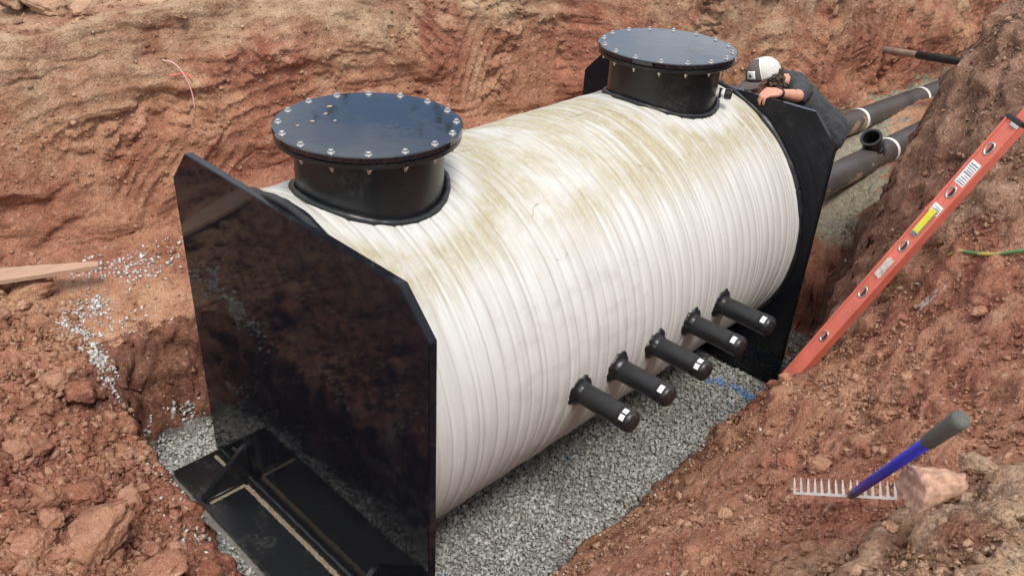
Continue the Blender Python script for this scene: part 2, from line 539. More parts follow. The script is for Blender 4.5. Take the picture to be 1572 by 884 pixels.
def ground_z(x, y):
    wob = 0.10 * fbm(x * 1.7, y * 1.7, oct=4, seed=11)
    d = pit_dist(x, y) + wob * (0.5 + 0.5 * sstep(-.2, .3, x))
    w = 0.10 + 0.12 * sstep(1.0, 1.5, y) * sstep(1.6, .8, x) + 0.10 * sstep(-.9, -1.2, y)
    t = sstep(0, 1, d / w)
    b = bank(x, y)
    # lumps
    lf = sstep(-.1, -.7, x)                      # the left bank is loose spoil, the right slope is trodden
    b = b + (0.035 + .04 * lf) * fbm(x * 2.1, y * 2.1, oct=3, seed=3) + (0.009 + .030 * lf) * (fbm(x * 7, y * 7, oct=4, seed=21, ridged=True) - .5)
    pt = sstep(-.1, .35, fbm(x * 1.3, y * 1.3, oct=3, seed=29))
    b = b + (0.008 + .014 * pt) * fbm(x * 19, y * 19, oct=4, seed=31, gain=.65)
    rg = sstep(2.5, 3.4, x) * sstep(-1.1, -1.5, y)
    b = b + rg * .05 * fbm(x * 7, y * 7, oct=5, seed=37, gain=.66)
    f = floor_z(x, y)
    return f + (b - f) * t

def axis(*segs):
    out = []
    for a, b, h in segs:
        out.append(np.arange(a, b - h * 0.5, h))
    out.append([segs[-1][1]])
    return np.concatenate(out)
GX = axis((-3.6, -1.9, .03), (-1.9, 3.9, .0125), (3.9, 9.0, .028))
GY = axis((-4.6, -3.3, .03), (-3.3, 2.1, .0125), (2.1, 3.0, .022))
XX, YY = np.meshgrid(GX, GY)
ZZ = ground_z(XX, YY)
steep = np.hypot(*np.gradient(ZZ, GY, GX))
sx_ = np.clip(steep * 0.5, 0.15, 1.0)
DX = sx_ * 0.07 * fbm(XX * 6, YY * 6, ZZ * 6, 4, 51)
DY = sx_ * 0.07 * fbm(XX * 6, YY * 6, ZZ * 6, 4, 61)
V = np.stack([XX + DX, YY + DY, ZZ], -1).reshape(-1, 3)
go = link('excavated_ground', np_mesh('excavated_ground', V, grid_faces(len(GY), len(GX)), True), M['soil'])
tag(go, kind='structure')

def zat(x, y):
    i = np.clip(np.searchsorted(GY, y) - 1, 0, len(GY) - 2)
    j = np.clip(np.searchsorted(GX, x) - 1, 0, len(GX) - 2)
    ty = (y - GY[i]) / (GY[i + 1] - GY[i])
    tx = (x - GX[j]) / (GX[j + 1] - GX[j])
    return (ZZ[i, j] * (1 - tx) + ZZ[i, j + 1] * tx) * (1 - ty) + (ZZ[i + 1, j] * (1 - tx) + ZZ[i + 1, j + 1] * tx) * ty

# --- dug face behind the tank, with the level ground on top of it
def resample(poly, step):
    P = [Vector((a, b, 0)) for a, b in poly]
    pts = spline(P, 20)
    L = [0]
    for a, b in zip(pts, pts[1:]):
        L.append(L[-1] + (b - a).length)
    s = np.arange(0, L[-1], step)
    return s, np.interp(s, L, [p.x for p in pts]), np.interp(s, L, [p.y for p in pts])
ws, wx, wy = resample([(-4.5, 2.75), (-2.5, 2.55), (-.6, 2.40), (.8, 2.38), (2.4, 2.20), (3.7, 2.05), (4.45, 1.85), (4.75, 1.55), (5.4, .92), (6.2, .44), (7.4, .27), (9, .17), (12, .0)], 0.0155)
tx, ty = np.gradient(wx), np.gradient(wy)
tl = np.hypot(tx, ty)
nx, ny = -ty / tl, tx / tl                    # points away from the pit
k_ = np.ones(41) / 41
nx = np.convolve(np.pad(nx, 20, 'edge'), k_, 'valid')
ny = np.convolve(np.pad(ny, 20, 'edge'), k_, 'valid')
vh = np.linspace(0, 1, 140)
crest = 2.40 + 0.10 * fbm(ws * 0.8, 0, oct=3, seed=5) + 1.30 * sstep(7.2, 10.0, wx) + .20 * sstep(3.2, 4.8, wx)
foot = 0.55
lean = 0.42 - 0.22 * sstep(4.0, 5.2, wx)
Sg, Vg = np.meshgrid(ws, vh)
Zf = foot + (crest - foot)[None, :] * Vg
off = lean[None, :] * (Vg * 0.8 + 0.2 * Vg ** 6)
wxg = np.broadcast_to(wx, Sg.shape)
rough_far = sstep(4.2, 5.0, wxg)
d = 0.13 * fbm(Sg * 0.9, Zf * 1.6, oct=3, seed=71)                                  # bulges
d += (1 - rough_far) * 0.026 * fbm(Sg * 0.8, Zf * 9 + Sg * .8, oct=4, seed=73)      # horizontal bucket strokes
crum = sstep(-.02, .38, fbm(Sg * .9, Zf * 1.5, oct=3, seed=77) + .25 * (Vg - .55))
d += (.005 + 0.046 * crum) * fbm(Sg * 7, Zf * 8, oct=5, seed=75, gain=.62)
d += (.003 + .016 * crum) * fbm(Sg * 26, Zf * 26, oct=3, seed=76)
d += (1 - crum) * .013 * fbm(Sg * 1.6 + Zf * .5, Zf * 24 + 5 * fbm(Sg * .7, Zf * .9, oct=2, seed=79), oct=3, seed=78)   # long scrape lines
# tooth grooves on the end face
zig = Sg + 0.12 * fbm(Sg * 1.1, Zf * 1.1, oct=2, seed=81)
tooth = np.abs(((zig * 5.2) % 1.0) - 0.5) * 2
d += rough_far * (0.050 * tooth ** 2 * sstep(-.25, .15, fbm(Sg * 1.2, Zf * .9, oct=2, seed=83)))
def arcs(cs, cz, r0, r1, amp, pitch, a0, a1):
    global d
    r = np.hypot(Sg - cs, Zf - cz) + .10 * fbm(Sg * 1.3, Zf * 1.3, oct=2, seed=int(cs * 10))
    an = np.arctan2(Zf - cz, Sg - cs)
    m = sstep(r0 - .03, r0 + .03, r) * sstep(r1 + .03, r1 - .03, r) * sstep(a0 - .15, a0 + .15, an) * sstep(a1 + .15, a1 - .15, an) * sstep(-.2, .15, fbm(Sg * 2, Zf * 2, oct=2, seed=int(cs * 7)))
    d = d * (1 - 0.75 * m) + m * (.38 * amp * (np.abs(((r / pitch) % 1.0) - 0.5) * 2) ** 2 * (1 + .8 * fbm(Sg * 9, Zf * 9, oct=3, seed=5)) + .02)
def s_of(x):
    return float(np.interp(x, wx, ws))
def teeth(x, z, ang, ln, n_t, pitch, dep):
    """a set of parallel tooth grooves left by the digger's bucket"""
    global d
    a, b = Sg - s_of(x), Zf - z
    al = a * cos(ang) + b * sin(ang)
    ac = -a * sin(ang) + b * cos(ang) + .18 * al * al + .015 * fbm(Sg * 3, Zf * 3, oct=2, seed=int(x * 31 + 9))
    wd_ = n_t * pitch / 2
    m = sstep(ln / 2 + .08, ln / 2 - .10, np.abs(al)) * sstep(wd_ + .03, wd_ - .02, np.abs(ac))
    prof = (np.abs(((ac / pitch) % 1.0) - .5) * 2) ** 3
    d = d * (1 - .8 * m) + m * (.7 * dep * prof * (1 + .7 * fbm(Sg * 11, Zf * 11, oct=3, seed=6)) - dep * .3)
arcs(s_of(2.3), 0.85, .55, .95, 0.045, .13, .5, 2.6)
arcs(s_of(3.2), 2.55, .45, .95, 0.05, .11, -2.6, -1.0)
arcs(s_of(.2), 0.1, 1.2, 1.6, 0.045, .12, .9, 2.1)
arcs(s_of(-.5), 2.9, 1.0, 1.5, 0.04, .13, -2.3, -1.2)
arcs(s_of(5.9), 1.3, .35, .75, 0.05, .13, .4, 2.8)
arcs(s_of(6.9), 1.7, .30, .7, 0.045, .12, .2, 2.6)
arcs(s_of(1.2), 1.2, .4, .75, 0.035, .11, -.3, 1.2)
for q in ((-.35, 1.75, 1.9, .7, 4, .085, .03), (.45, 1.38, .75, .55, 4, .07, .03), (.95, 1.30, .7, .6, 3, .08, .03), (1.5, 1.72, .15, .9, 4, .10, .03), (2.9, 2.05, 2.3, .6, 4, .085, .04), (3.4, 1.75, 1.1, .7, 4, .09, .035), (4.05, 1.6, 1.5, .8, 4, .10, .03), (5.0, 2.2, 1.45, 1.0, 3, .14, .06), (5.5, 1.9, 1.6, 1.2, 3, .12, .06), (6.1, 2.3, 1.45, .9, 3, .13, .05), (6.9, 2.2, 1.8, .9, 4, .11, .05), (7.6, 1.9, 1.2, .8, 4, .10, .05), (.1, 1.95, .1, .8, 3, .10, .02)):
    teeth(*q)
edge = sstep(0.0, 0.06, Vg) * sstep(1.0, 0.93, Vg) * 0.85 + 0.15
off2 = off - d * edge
wall_r = np.stack([wx[None, :] + nx[None, :] * off2, wy[None, :] + ny[None, :] * off2, Zf + 0.03 * fbm(Sg * 5, Zf * 5, oct=3, seed=91) * edge], -1)
back = np.r_[np.linspace(.03, 1.2, 50), np.linspace(1.3, 6.0, 30)]
Bg, _ = np.meshgrid(back, ws, indexing='ij')
S2 = np.broadcast_to(ws, Bg.shape)
lean_top = (off2[-1])[None, :]
zt = crest[None, :] + wall_r[-1, :, 2][None, :] * 0 + 0.05 * fbm(S2 * 3, Bg * 3, oct=4, seed=95) * sstep(0, .3, Bg) + .16 * sstep(.5, 3.5, Bg)
top_r = np.stack([wx[None, :] + nx[None, :] * (lean_top + Bg), wy[None, :] + ny[None, :] * (lean_top + Bg), zt], -1)
Vw = np.concatenate([wall_r, top_r], 0)
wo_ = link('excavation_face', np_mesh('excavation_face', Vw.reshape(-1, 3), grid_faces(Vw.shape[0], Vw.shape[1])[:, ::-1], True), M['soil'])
tag(wo_, kind='structure')

def wall_pt(x, z, out=0.0):
    """a point on the dug face at about this x and height"""
    j = int(np.argmin(np.abs(wx - x)))
    col_ = wall_r[:, j, :]
    i = int(np.argmin(np.abs(col_[:, 2] - z)))
    p = col_[i]
    return Vector((p[0] - nx[j] * out, p[1] - ny[j] * out, p[2]))

# --- the level land all around
def sheet(name, x0, x1, y0, y1, z):
    return tag(link(name, mesh(name, [(x0, y0, z), (x1, y0, z), (x1, y1, z), (x0, y1, z)], [(0, 1, 2, 3)]), M['soil']), kind='structure')
sheet('ground', -300, 300, -300, -4.5, 2.35)
sheet('ground', -300, -3.5, -4.5, 300, 2.2)
sheet('ground', 9, 300, -4.5, -1.6, 2.55)
sheet('ground', 11.5, 300, -1.6, 300, 2.9)
sheet('ground', -3.5, 11.5, 7.5, 300, 2.45)

# ------------------------------------------------------------------ stones
def hull_rock(seed, n=11):
    r = random.Random(seed)
    bm = bmesh.new()
    for _ in range(n):
        v = Vector((r.gauss(0, 1), r.gauss(0, 1), r.gauss(0, 1))).normalized() * r.uniform(.75, 1.0)
        v.z *= 0.72
        bm.verts.new(v)
    res = bmesh.ops.convex_hull(bm, input=bm.verts)
    bmesh.ops.delete(bm, geom=[g for g in res['geom_interior'] if isinstance(g, bmesh.types.BMVert)], context='VERTS')
    bmesh.ops.triangulate(bm, faces=bm.faces)
    bm.verts.ensure_lookup_table()
    bm.verts.index_update()
    v = np.array([p.co[:] for p in bm.verts])
    f = np.array([[q.index for q in fc.verts] for fc in bm.faces])
    bm.free()
    return v, f
HULLS = [hull_rock(100 + i) for i in range(14)]
HULLS_S = [hull_rock(300 + i, 8) for i in range(10)]

def rand_rot(n):
    q = rng.normal(size=(n, 4))
    q /= np.linalg.norm(q, axis=1)[:, None]
    w, x, y, z = q.T
    return np.stack([1 - 2 * (y * y + z * z), 2 * (x * y - z * w), 2 * (x * z + y * w), 2 * (x * y + z * w), 1 - 2 * (x * x + z * z), 2 * (y * z - x * w), 2 * (x * z - y * w), 2 * (y * z + x * w), 1 - 2 * (x * x + y * y)], -1).reshape(n, 3, 3)

def scatter_mesh(name, pts, size, mat, hulls=HULLS_S, paint=None, tint=None):
    n = len(pts)
    R_ = rand_rot(n)
    sc = size[:, None] * rng.uniform(.65, 1.25, (n, 3))
    kind = rng.integers(0, len(hulls), n)
    tint = rng.random(n) if tint is None else tint
    vs, fs, tn, pn = [], [], [], []
    o = 0
    for k, (hv, hf) in enumerate(hulls):
        ix = np.where(kind == k)[0]
        if not len(ix):
            continue
        v = np.einsum('nij,nvj->nvi', R_[ix], hv[None] * sc[ix][:, None, :]) + pts[ix][:, None, :]
        m = len(hv)
        vs.append(v.reshape(-1, 3))
        fs.append((hf[None] + (np.arange(len(ix)) * m)[:, None, None] + o).reshape(-1, 3))
        tn.append(np.repeat(tint[ix], m))
        pn.append(np.repeat(paint[ix] if paint is not None else np.zeros(len(ix)), m))
        o += len(ix) * m
    me = np_mesh(name, np.concatenate(vs), np.concatenate(fs))
    for an, arr in (('tint', np.concatenate(tn)), ('paint', np.concatenate(pn))):
        a = me.attributes.new(an, 'FLOAT', 'POINT')
        a.data.foreach_set('value', arr.astype(np.float32))
    o_ = link(name, me, mat)
    return tag(o_, kind='stuff')

# crushed stone bedding in the pit
n = 95000
gx, gy = rng.uniform(-.75, 4.3, n), rng.uniform(-1.35, 1.75, n)
pd = pit_dist(gx, gy)
keep = (pd < 0.10) & ~((gx > -.36) & (gx < .06) & (np.abs(gy) < 1.02)) & ~((gx > 3.49) & (gx < 3.57) & (np.abs(gy) < 1.1))
keep &= ~((np.abs(gy) < .30) & (gx > .1) & (gx < 3.4))
keep &= ~((gy > .75) & (gx > .3))
gx, gy = gx[keep], gy[keep]
gz = zat(gx, gy)
keep = gz < 0.22
gx, gy, gz = gx[keep], gy[keep], gz[keep]
gz = gz + rng.uniform(-.008, .022, len(gx))
pa, pb = np.array([3.20, -.66]), np.array([3.24, -1.06])   # line of blue marking paint
e = pb - pa
tt = np.clip(((gx - pa[0]) * e[0] + (gy - pa[1]) * e[1]) / (e @ e), 0, 1)
dl = np.hypot(gx - pa[0] - tt * e[0], gy - pa[1] - tt * e[1])
paint = ((dl + rng.normal(0, .016, len(gx))) < .034) * rng.uniform(.45, 1.0, len(gx)) * (gx > 2.5)
paint = np.where(rng.random(len(gx)) < .0010, .6, paint)
gr = scatter_mesh('gravel', np.stack([gx, gy, gz], -1), rng.gamma(6, .0162 / 6, len(gx)).clip(.006, .030), M['gravel'], HULLS_S, paint)
tag(gr, 'grey crushed stone bedding spread under the tank', 'gravel')

# red crumbs fallen among the bedding along its edges
n = 2600
a_, b_ = rng.uniform(-.6, 4.0, n), rng.uniform(-1.25, 1.6, n)
pd = pit_dist(a_, b_)
kk = (pd < .06) & (rng.random(n) < np.exp(np.minimum(0, pd) / .07) + .03) & ~((a_ > -.36) & (a_ < .06) & (np.abs(b_) < 1.03)) & (np.abs(b_) > .3)
a_, b_ = a_[kk], b_[kk]
tag(scatter_mesh('fallen_crumbs', np.stack([a_, b_, zat(a_, b_) + .025], -1), (.006 + rng.gamma(1.2, .007, len(a_))).clip(.005, .035), M['clod'], HULLS_S), 'red clay crumbs fallen onto the edges of the grey bedding', 'soil')
# pale stone spilled on the red bank
def blob_pts(n, cx, cy, sx, sy, rot):
    a = rng.normal(0, 1, (n, 2)) * (sx, sy)
    c, s_ = cos(rot), sin(rot)
    x, y = cx + a[:, 0] * c - a[:, 1] * s_, cy + a[:, 0] * s_ + a[:, 1] * c
    return np.stack([x, y, zat(x, y) + .004], -1)
sp = [blob_pts(560, -.465, 1.46, .028, .17, .06), blob_pts(180, -.47, 1.85, .06, .08, 0), blob_pts(110, -.30, 1.9, .06, .05, 0), blob_pts(120, -.12, 2.15, .12, .05, -.2), blob_pts(90, .1, 2.0, .12, .05, 0),
      blob_pts(130, -.66, -.20, .05, .25, .1), blob_pts(80, -.58, .30, .04, .25, .1), blob_pts(40, -.2, 1.7, .10, .06, 0), blob_pts(90, .25, 2.1, .25, .06, 0)]
sp = np.concatenate(sp)
tag(scatter_mesh('spilled_gravel', sp, rng.gamma(6, .013 / 6, len(sp)).clip(.005, .026), M['white_gravel']), 'pale stone spilled along the edge of the hole by the plate', 'gravel')
sp = np.concatenate([blob_pts(90, 2.05, -1.33, .10, .05, -.3), blob_pts(70, 2.4, -1.36, .10, .06, 0), blob_pts(260, 3.75, -1.18, .2, .07, 0), np.stack([(q := rng.uniform(0, 3, 130)), (w_ := -1.25 - rng.gamma(1.4, .22, 130)), zat(q, w_) + .004], -1)])
tag(scatter_mesh('strewn_gravel', sp, rng.gamma(6, .012 / 6, len(sp)).clip(.005, .024), M['white_gravel']), 'pale stone strewn over the foot of the rake slope', 'gravel')

# crumbs and clods lying on every bank: too many to count
n = 130000
cx_, cy_ = rng.uniform(-2.2, 5.0, n), rng.uniform(-3.9, 2.7, n)
dens = 0.28 + 0.72 * sstep(-.15, .2, fbm(cx_ * 1.1, cy_ * 1.1, oct=3, seed=121))
dens *= np.where((cx_ < -.4), 1.3, .8)
keep = (rng.random(n) < dens * .7) & (pit_dist(cx_, cy_) > .05)
cx_, cy_ = cx_[keep], cy_[keep]
cz_ = zat(cx_, cy_)
sz = .0045 + rng.gamma(1.0, .0068, len(cx_)) * np.where(cx_ < -.4, 1.25, .85)
sz = sz.clip(.005, .036) * np.where(cx_ < -.4, 1.15, .9)
scatter_mesh('soil_crumbs', np.stack([cx_, cy_, cz_ - sz * .05], -1), sz, M['clod'], HULLS_S)
tag(bpy.data.objects['soil_crumbs'], 'loose crumbs of red clay strewn over the banks', 'soil')
for nm, n, bx_, g_, lb in (('slope_crumbs', 34000, (-.4, 3.7, -3.5, -1.2), .0048, 'fine crumbs of red clay covering the slope under the rake'), ('bank_crumbs', 15000, (-1.9, -.45, -.9, 2.3), .0100, 'coarse crumbs of orange clay heaped on the bank by the footing shelf')):
    a_, b_ = rng.uniform(bx_[0], bx_[1], n), rng.uniform(bx_[2], bx_[3], n)
    kk = (pit_dist(a_, b_) > .06) & (rng.random(n) < .35 + .65 * sstep(-.2, .2, fbm(a_ * 2.5, b_ * 2.5, oct=3, seed=131)))
    a_, b_ = a_[kk], b_[kk]
    sz = (.004 + rng.gamma(1.1, g_, len(a_))).clip(.004, .045)
    tag(scatter_mesh(nm, np.stack([a_, b_, zat(a_, b_) + sz * .05], -1), sz, M['clod'], HULLS_S), lb, 'soil')
# crumbs on top of the face and stuck in it
n = 17000
ii, jj = rng.integers(6, Vw.shape[0] - 2, n), rng.integers(0, Vw.shape[1] - 350, n)
pts = Vw[ii, jj]
kc = np.where(ii < 140, .25 + .75 * crum[np.minimum(ii, 139), jj], .8)
kk = rng.random(n) < kc
ii, jj, pts = ii[kk], jj[kk], pts[kk]
n = len(ii)
sz = (.005 + rng.gamma(1.0, .008, n)).clip(.004, .04) * np.where(ii > 140, 1.3, .8)
tag(scatter_mesh('face_crumbs', pts, sz, M['clod'], HULLS), 'crumbs stuck in the dug clay face and on its top', 'soil')

# rocks that can be told apart
def rock_mesh(seed, flat=.75, ang=0.5):
    bm = bmesh.new()
    bmesh.ops.create_icosphere(bm, subdivisions=4, radius=1)
    r = random.Random(seed)
    planes = [(Vector((r.gauss(0, 1), r.gauss(0, 1), r.gauss(0, 1))).normalized(), r.uniform(.55, .85)) for _ in range(11)]
    co = np.array([v.co[:] for v in bm.verts])
    for nrm, dd in planes:                     # chipped flats
        nv = np.array(nrm)
        h = co @ nv
        co = co - np.maximum(h - dd, 0)[:, None] * nv * (.6 + .4 * ang)
    dsp = 0.20 * fbm(co[:, 0] * 1.6 + seed, co[:, 1] * 1.6, co[:, 2] * 1.6, 5, seed, gain=.6) + .10 * fbm(co[:, 0] * 5 + seed, co[:, 1] * 5, co[:, 2] * 5, 4, seed + 5, gain=.6)
    co = co * (1 + dsp)[:, None]
    co[:, 2] *= flat
    for v, c in zip(bm.verts, co):
        v.co = c
    me = bm_mesh('rock', bm, True)
    a = me.attributes.new('tint', 'FLOAT', 'POINT')
    a.data.foreach_set('value', np.full(len(me.vertices), r.uniform(.35, .9), dtype=np.float32))
    me.materials.append(M['clod'])
    return me
RM = [rock_mesh(s_, random.uniform(.5, .85), random.random()) for s_ in range(14)]

def rock(x, y, s, label, group=None, z=None, k=None, sink=.3, sc=(1, 1, 1), rz=None, name='clay_rock'):
    me = RM[random.randrange(len(RM)) if k is None else k]
    o = link(name, me)
    zz = float(zat(np.array([x]), np.array([y]))[0]) if z is None else z
    o.location = (x, y, zz + s * sc[2] * (.6 - sink))
    o.rotation_euler = (random.uniform(-.3, .3), random.uniform(-.3, .3), random.uniform(0, 6.28) if rz is None else rz)
    o.scale = (s * sc[0], s * sc[1], s * sc[2])
    return tag(o, label, 'rock', group)

for q in range(95):                              # left bank
    while True:
        x, y = random.uniform(-1.75, -.58), random.uniform(-.75, 2.2)
        if pit_dist(np.array([x]), np.array([y]))[0] > .10:
            break
    rock(x, y, min(.10, .030 + random.gammavariate(1.3, .016)), 'lump of red clay lying among crumbs on the bank facing the footing shelf', 'clay lumps on the bank facing the footing shelf')
for q in range(55):                              # right slope
    x, y = random.uniform(.0, 3.0), random.uniform(-2.6, -1.35)
    rock(x, y, min(.065, .020 + random.gammavariate(1.2, .011)), 'small red clay lump on the slope between gravel and rake', 'clay lumps on the slope by the rake')
for q in range(24):                              # top of the face
    j = random.randrange(200, 420)
    i = random.randrange(145, 195)
    p = Vw[i, j]
    rock(p[0], p[1], min(.16, .04 + random.gammavariate(1.3, .03)), 'reddish stone lying on the level ground above the dug face', 'stones on top of the dug face', z=float(p[2]), sc=(1, 1, .8))
rock(-1.13, -.14, .165, 'large orange clay boulder on the bank facing the footing shelf', k=3, sc=(1.25, .9, .85), rz=.5, sink=.15)
rock(-1.02, -.42, .15, 'orange clay block next to the largest clay boulder', k=5, sc=(1, 1.1, .7), rz=1.2)
rock(-1.02, .33, .085, 'flat brick-red slab tilted beyond the largest clay boulder', k=7, sc=(1.1, .8, .45), rz=.3)
rock(-.86, .22, .075, 'rounded tan lump next to the flat red slab', k=1, sc=(1, 1, .8))
rock(-.60, 2.12, .15, 'squared red clay block lying against the end of the timber board', k=9, sc=(1.2, .7, .7), rz=-.2)

for (x, y, s_, k, sc, lb) in ((.26, 3.36, .17, 0, (1.2, .8, .75), 'broad pink-red stone, largest on the ground above the dug face'), (.46, 3.14, .13, 8, (1.3, .7, .7), 'long pink-red stone beside the largest one above the dug face'), (.90, 3.00, .10, 10, (1.2, .8, .7), 'lone dark red stone on the ground above the dug face'), (.98, 2.80, .075, 12, (1.3, .8, .5), 'flat pink stone on the very edge of the dug face'), (.12, 3.55, .13, 6, (1, 1, .8), 'blocky red stone behind the largest one above the dug face')):
    rock(x, y, s_, lb, k=k, z=2.40 if y > 2.9 else 2.34, sc=sc)

# ------------------------------------------------------------------ the tank
R0, ZC, TL, WID, HT, KY, KZ = 1.0, 1.157, 3.5091, 2.1808, 2.1451, .1867, .1956
PT = 0.046
tank = empty('storage_tank', (1.75, 0, 0), 'large white ribbed horizontal tank with black end plates, set on gravel in the pit', 'tank')
TI = Matrix.Translation((-1.75, 0, 0))
def tpart(name, me, mat, parent=None, label=None):
    """a part given in world coordinates"""
    o = link(name, me, mat, parent or tank)
    o.matrix_parent_inverse = TI
    if label:
        o['label'] = label
    return o

# shell: wound bands, each a little different
edges_ = [PT]
while edges_[-1] < TL:
    edges_.append(edges_[-1] + random.choice((.080, .084, .088, .086, .034)) * random.uniform(.97, 1.03))
xs, rs, gs = [], [], []
for a, b in zip(edges_, edges_[1:]):
    b = min(b, TL)
    if b - a < .012:
        continue
    h = random.uniform(-.0030, .0030)
    g = random.uniform(.005, .008)
    for t_, dr, gv in ((0, -g, 1.0), (.06, -g * .3, .3), (.13, .001, 0), (.30, .0025, 0), (.5, .0030, 0), (.72, .0018, 0), (.86, .0, 0), (.94, -g * .4, .4)):
        xs.append(a + (b - a) * t_)
        rs.append(R0 + h + dr)
        gs.append(gv)
xs.append(TL); rs.append(R0); gs.append(0)
xs, rs, gs = map(np.array, (xs, rs, gs))
SEG = 220
th = np.linspace(0, 2 * pi, SEG + 1)              # 0 at the crown, positive towards -y
Xs, Th = np.meshgrid(xs, th, indexing='ij')
wv = .018 * np.sin(Th * 1.0 + Xs * 0.8)            # slight helix in the winding
rr = np.broadcast_to(rs[:, None], Xs.shape) + .0022 * fbm(Xs * 3, Th * 3, oct=3, seed=201)
xw = Xs + wv * np.minimum(1, np.minimum(Xs - PT, TL - Xs) / .1).clip(0, 1)
sv = np.stack([xw, -rr * np.sin(Th), ZC + rr * np.cos(Th)], -1).reshape(-1, 3)
sf = grid_faces(len(xs), SEG + 1)[:, ::-1]
sme = np_mesh('shell', sv, sf, True)
uvl = sme.uv_layers.new(name='UVMap')
tv = np.where(Th > pi, Th - 2 * pi, Th)
uvv = np.stack([Xs, tv], -1).reshape(-1, 2).astype(np.float32)
uvl.data.foreach_set('uv', uvv[sf.ravel()].ravel())
at_ = sme.attributes.new('groove', 'FLOAT', 'POINT')
at_.data.foreach_set('value', np.repeat(gs, SEG + 1).astype(np.float32))
shell = tpart('shell', sme, M['tank'], label='white wound ribbed shell with tan streaks on its upper flank')

h = WID / 2
OUT = [(h, 0), (h, HT - KZ), (h - KY, HT), (-h + KY, HT), (-h, HT - KZ), (-h, 0)]
ep1 = tpart('end_plate', prism('end_plate', OUT, 0, PT, .004), M['plate'], label='glossy black end plate with a footing shelf')
ep2 = tpart('end_plate', prism('end_plate', OUT, TL, TL + PT, .004), M['plate'], label='black end plate the worker leans over')

def bead(name, pts, r, irr, seed, seg=10):
    """lumpy weld bead on a closed path"""
    n = len(pts)
    P = np.array([tuple(p) for p in pts])
    t_ = np.arange(n) / n * 2 * pi
    k = 1 + irr * fbm(np.cos(t_) * 4 + seed, np.sin(t_) * 4, 0, 4, seed) * 2
    v = []
    for i in range(n):
        a = Vector(P[(i + 1) % n] - P[i - 1]).normalized()
        u = Vector((0, 0, 1)) if abs(a.z) < .9 else Vector((1, 0, 0))
        u = (u - a * u.dot(a)).normalized()
        w = a.cross(u)
        for s_ in range(seg):
            q = 2 * pi * s_ / seg
            v.append(Vector(P[i]) + (u * cos(q) + w * sin(q)) * r * k[i])
    f = []
    for i in range(n):
        for s_ in range(seg):
            f.append((i * seg + s_, i * seg + (s_ + 1) % seg, ((i + 1) % n) * seg + (s_ + 1) % seg, ((i + 1) % n) * seg + s_))
    return mesh(name, v, f, True)
for xx, pl in ((PT + .004, ep1), (TL - .004, ep2)):
    pts = [(xx, 1.004 * sin(a), ZC + 1.004 * cos(a)) for a in np.linspace(0, 2 * pi, 260, endpoint=False)]
    w_ = tpart('weld_bead', bead('weld_bead', pts, .022, .35, int(xx * 10) + 3), M['weld'], pl)
    w_.matrix_parent_inverse = Matrix()

# footing shelves, gussets
def sub(name, me, mat, parent, label=None):
    """a sub-part in world coordinates: its parents' frames cancel out"""
    o = link(name, me, mat, parent)
    if label:
        o['label'] = label
    return o
for sgn, pl in ((-1, ep1), (1, ep2)):
    x0 = 0 if sgn < 0 else TL + PT
    lo, hi = sorted((x0 + sgn * .33, x0 + sgn * .001))
    sub('footing_shelf', box('footing_shelf', (lo, -1.03, 0.0), (hi, 1.03, .032), .003), M['shelf'], pl)
    for gy_ in (.66, -.66):
        v = []
        for yy in (gy_ - .016, gy_ + .016):
            v += [(x0 + sgn * .002, yy, .033), (x0 + sgn * .325, yy, .033), (x0 + sgn * .325, yy, .050), (x0 + sgn * .022, yy, .30), (x0 + sgn * .002, yy, .30)]
        f = [(4, 3, 2, 1, 0), (5, 6, 7, 8, 9)] + [(i, (i + 1) % 5, 5 + (i + 1) % 5, 5 + i) for i in range(5)]
        sub('gusset', mesh('gusset', v, f), M['neck'], pl)
        if sgn < 0:
            for s2 in (-1, 1):
                sub('weld_bead', tube('weld_bead', [(-.012, gy_ + s2 * .02, .038), (-.15, gy_ + s2 * .02, .04), (-.32, gy_ + s2 * .02, .038)], .010), M['weld'], pl)
    if sgn < 0:
        sub('weld_bead', tube('weld_bead', [(-.006, y_, .038 + .003 * sin(y_ * 40)) for y_ in np.linspace(-1.03, 1.03, 60)], .016), M['weld'], pl)
# sand caught on the shelf beside its welds
def strip(name, pts, wd, seed, parent):
    P = [Vector(p) for p in pts]
    nn = 140
    v, f = [], []
    r_ = random.Random(seed)
    for i in range(nn):
        t_ = i / (nn - 1) * (len(P) - 1)
        k = min(int(t_), len(P) - 2)
        p = P[k].lerp(P[k + 1], t_ - k)
        dr = (P[k + 1] - P[k]).normalized()
        nrm = Vector((-dr.y, dr.x, 0))
        a, b = wd * r_.uniform(.6, .9), wd * r_.uniform(.45, .8)
        for q, hh in ((-a, 0), (-a * .4, .007), (b * .3, .007), (b, 0)):
            v.append(p + nrm * q + Vector((0, 0, hh)))
    f = grid_faces(nn, 4).tolist()
    return sub(name, mesh(name, v, f, True), M['sand'], parent)
strip('sand_drift', [(-.055, .60, .0335), (-.055, -.60, .0335)], .022, 1, ep1)
strip('sand_drift', [(-.30, .615, .0335), (-.06, .615, .0335)], .018, 2, ep1)
strip('sand_drift', [(-.06, .98, .0335), (-.06, .71, .0335)], .018, 4, ep1)

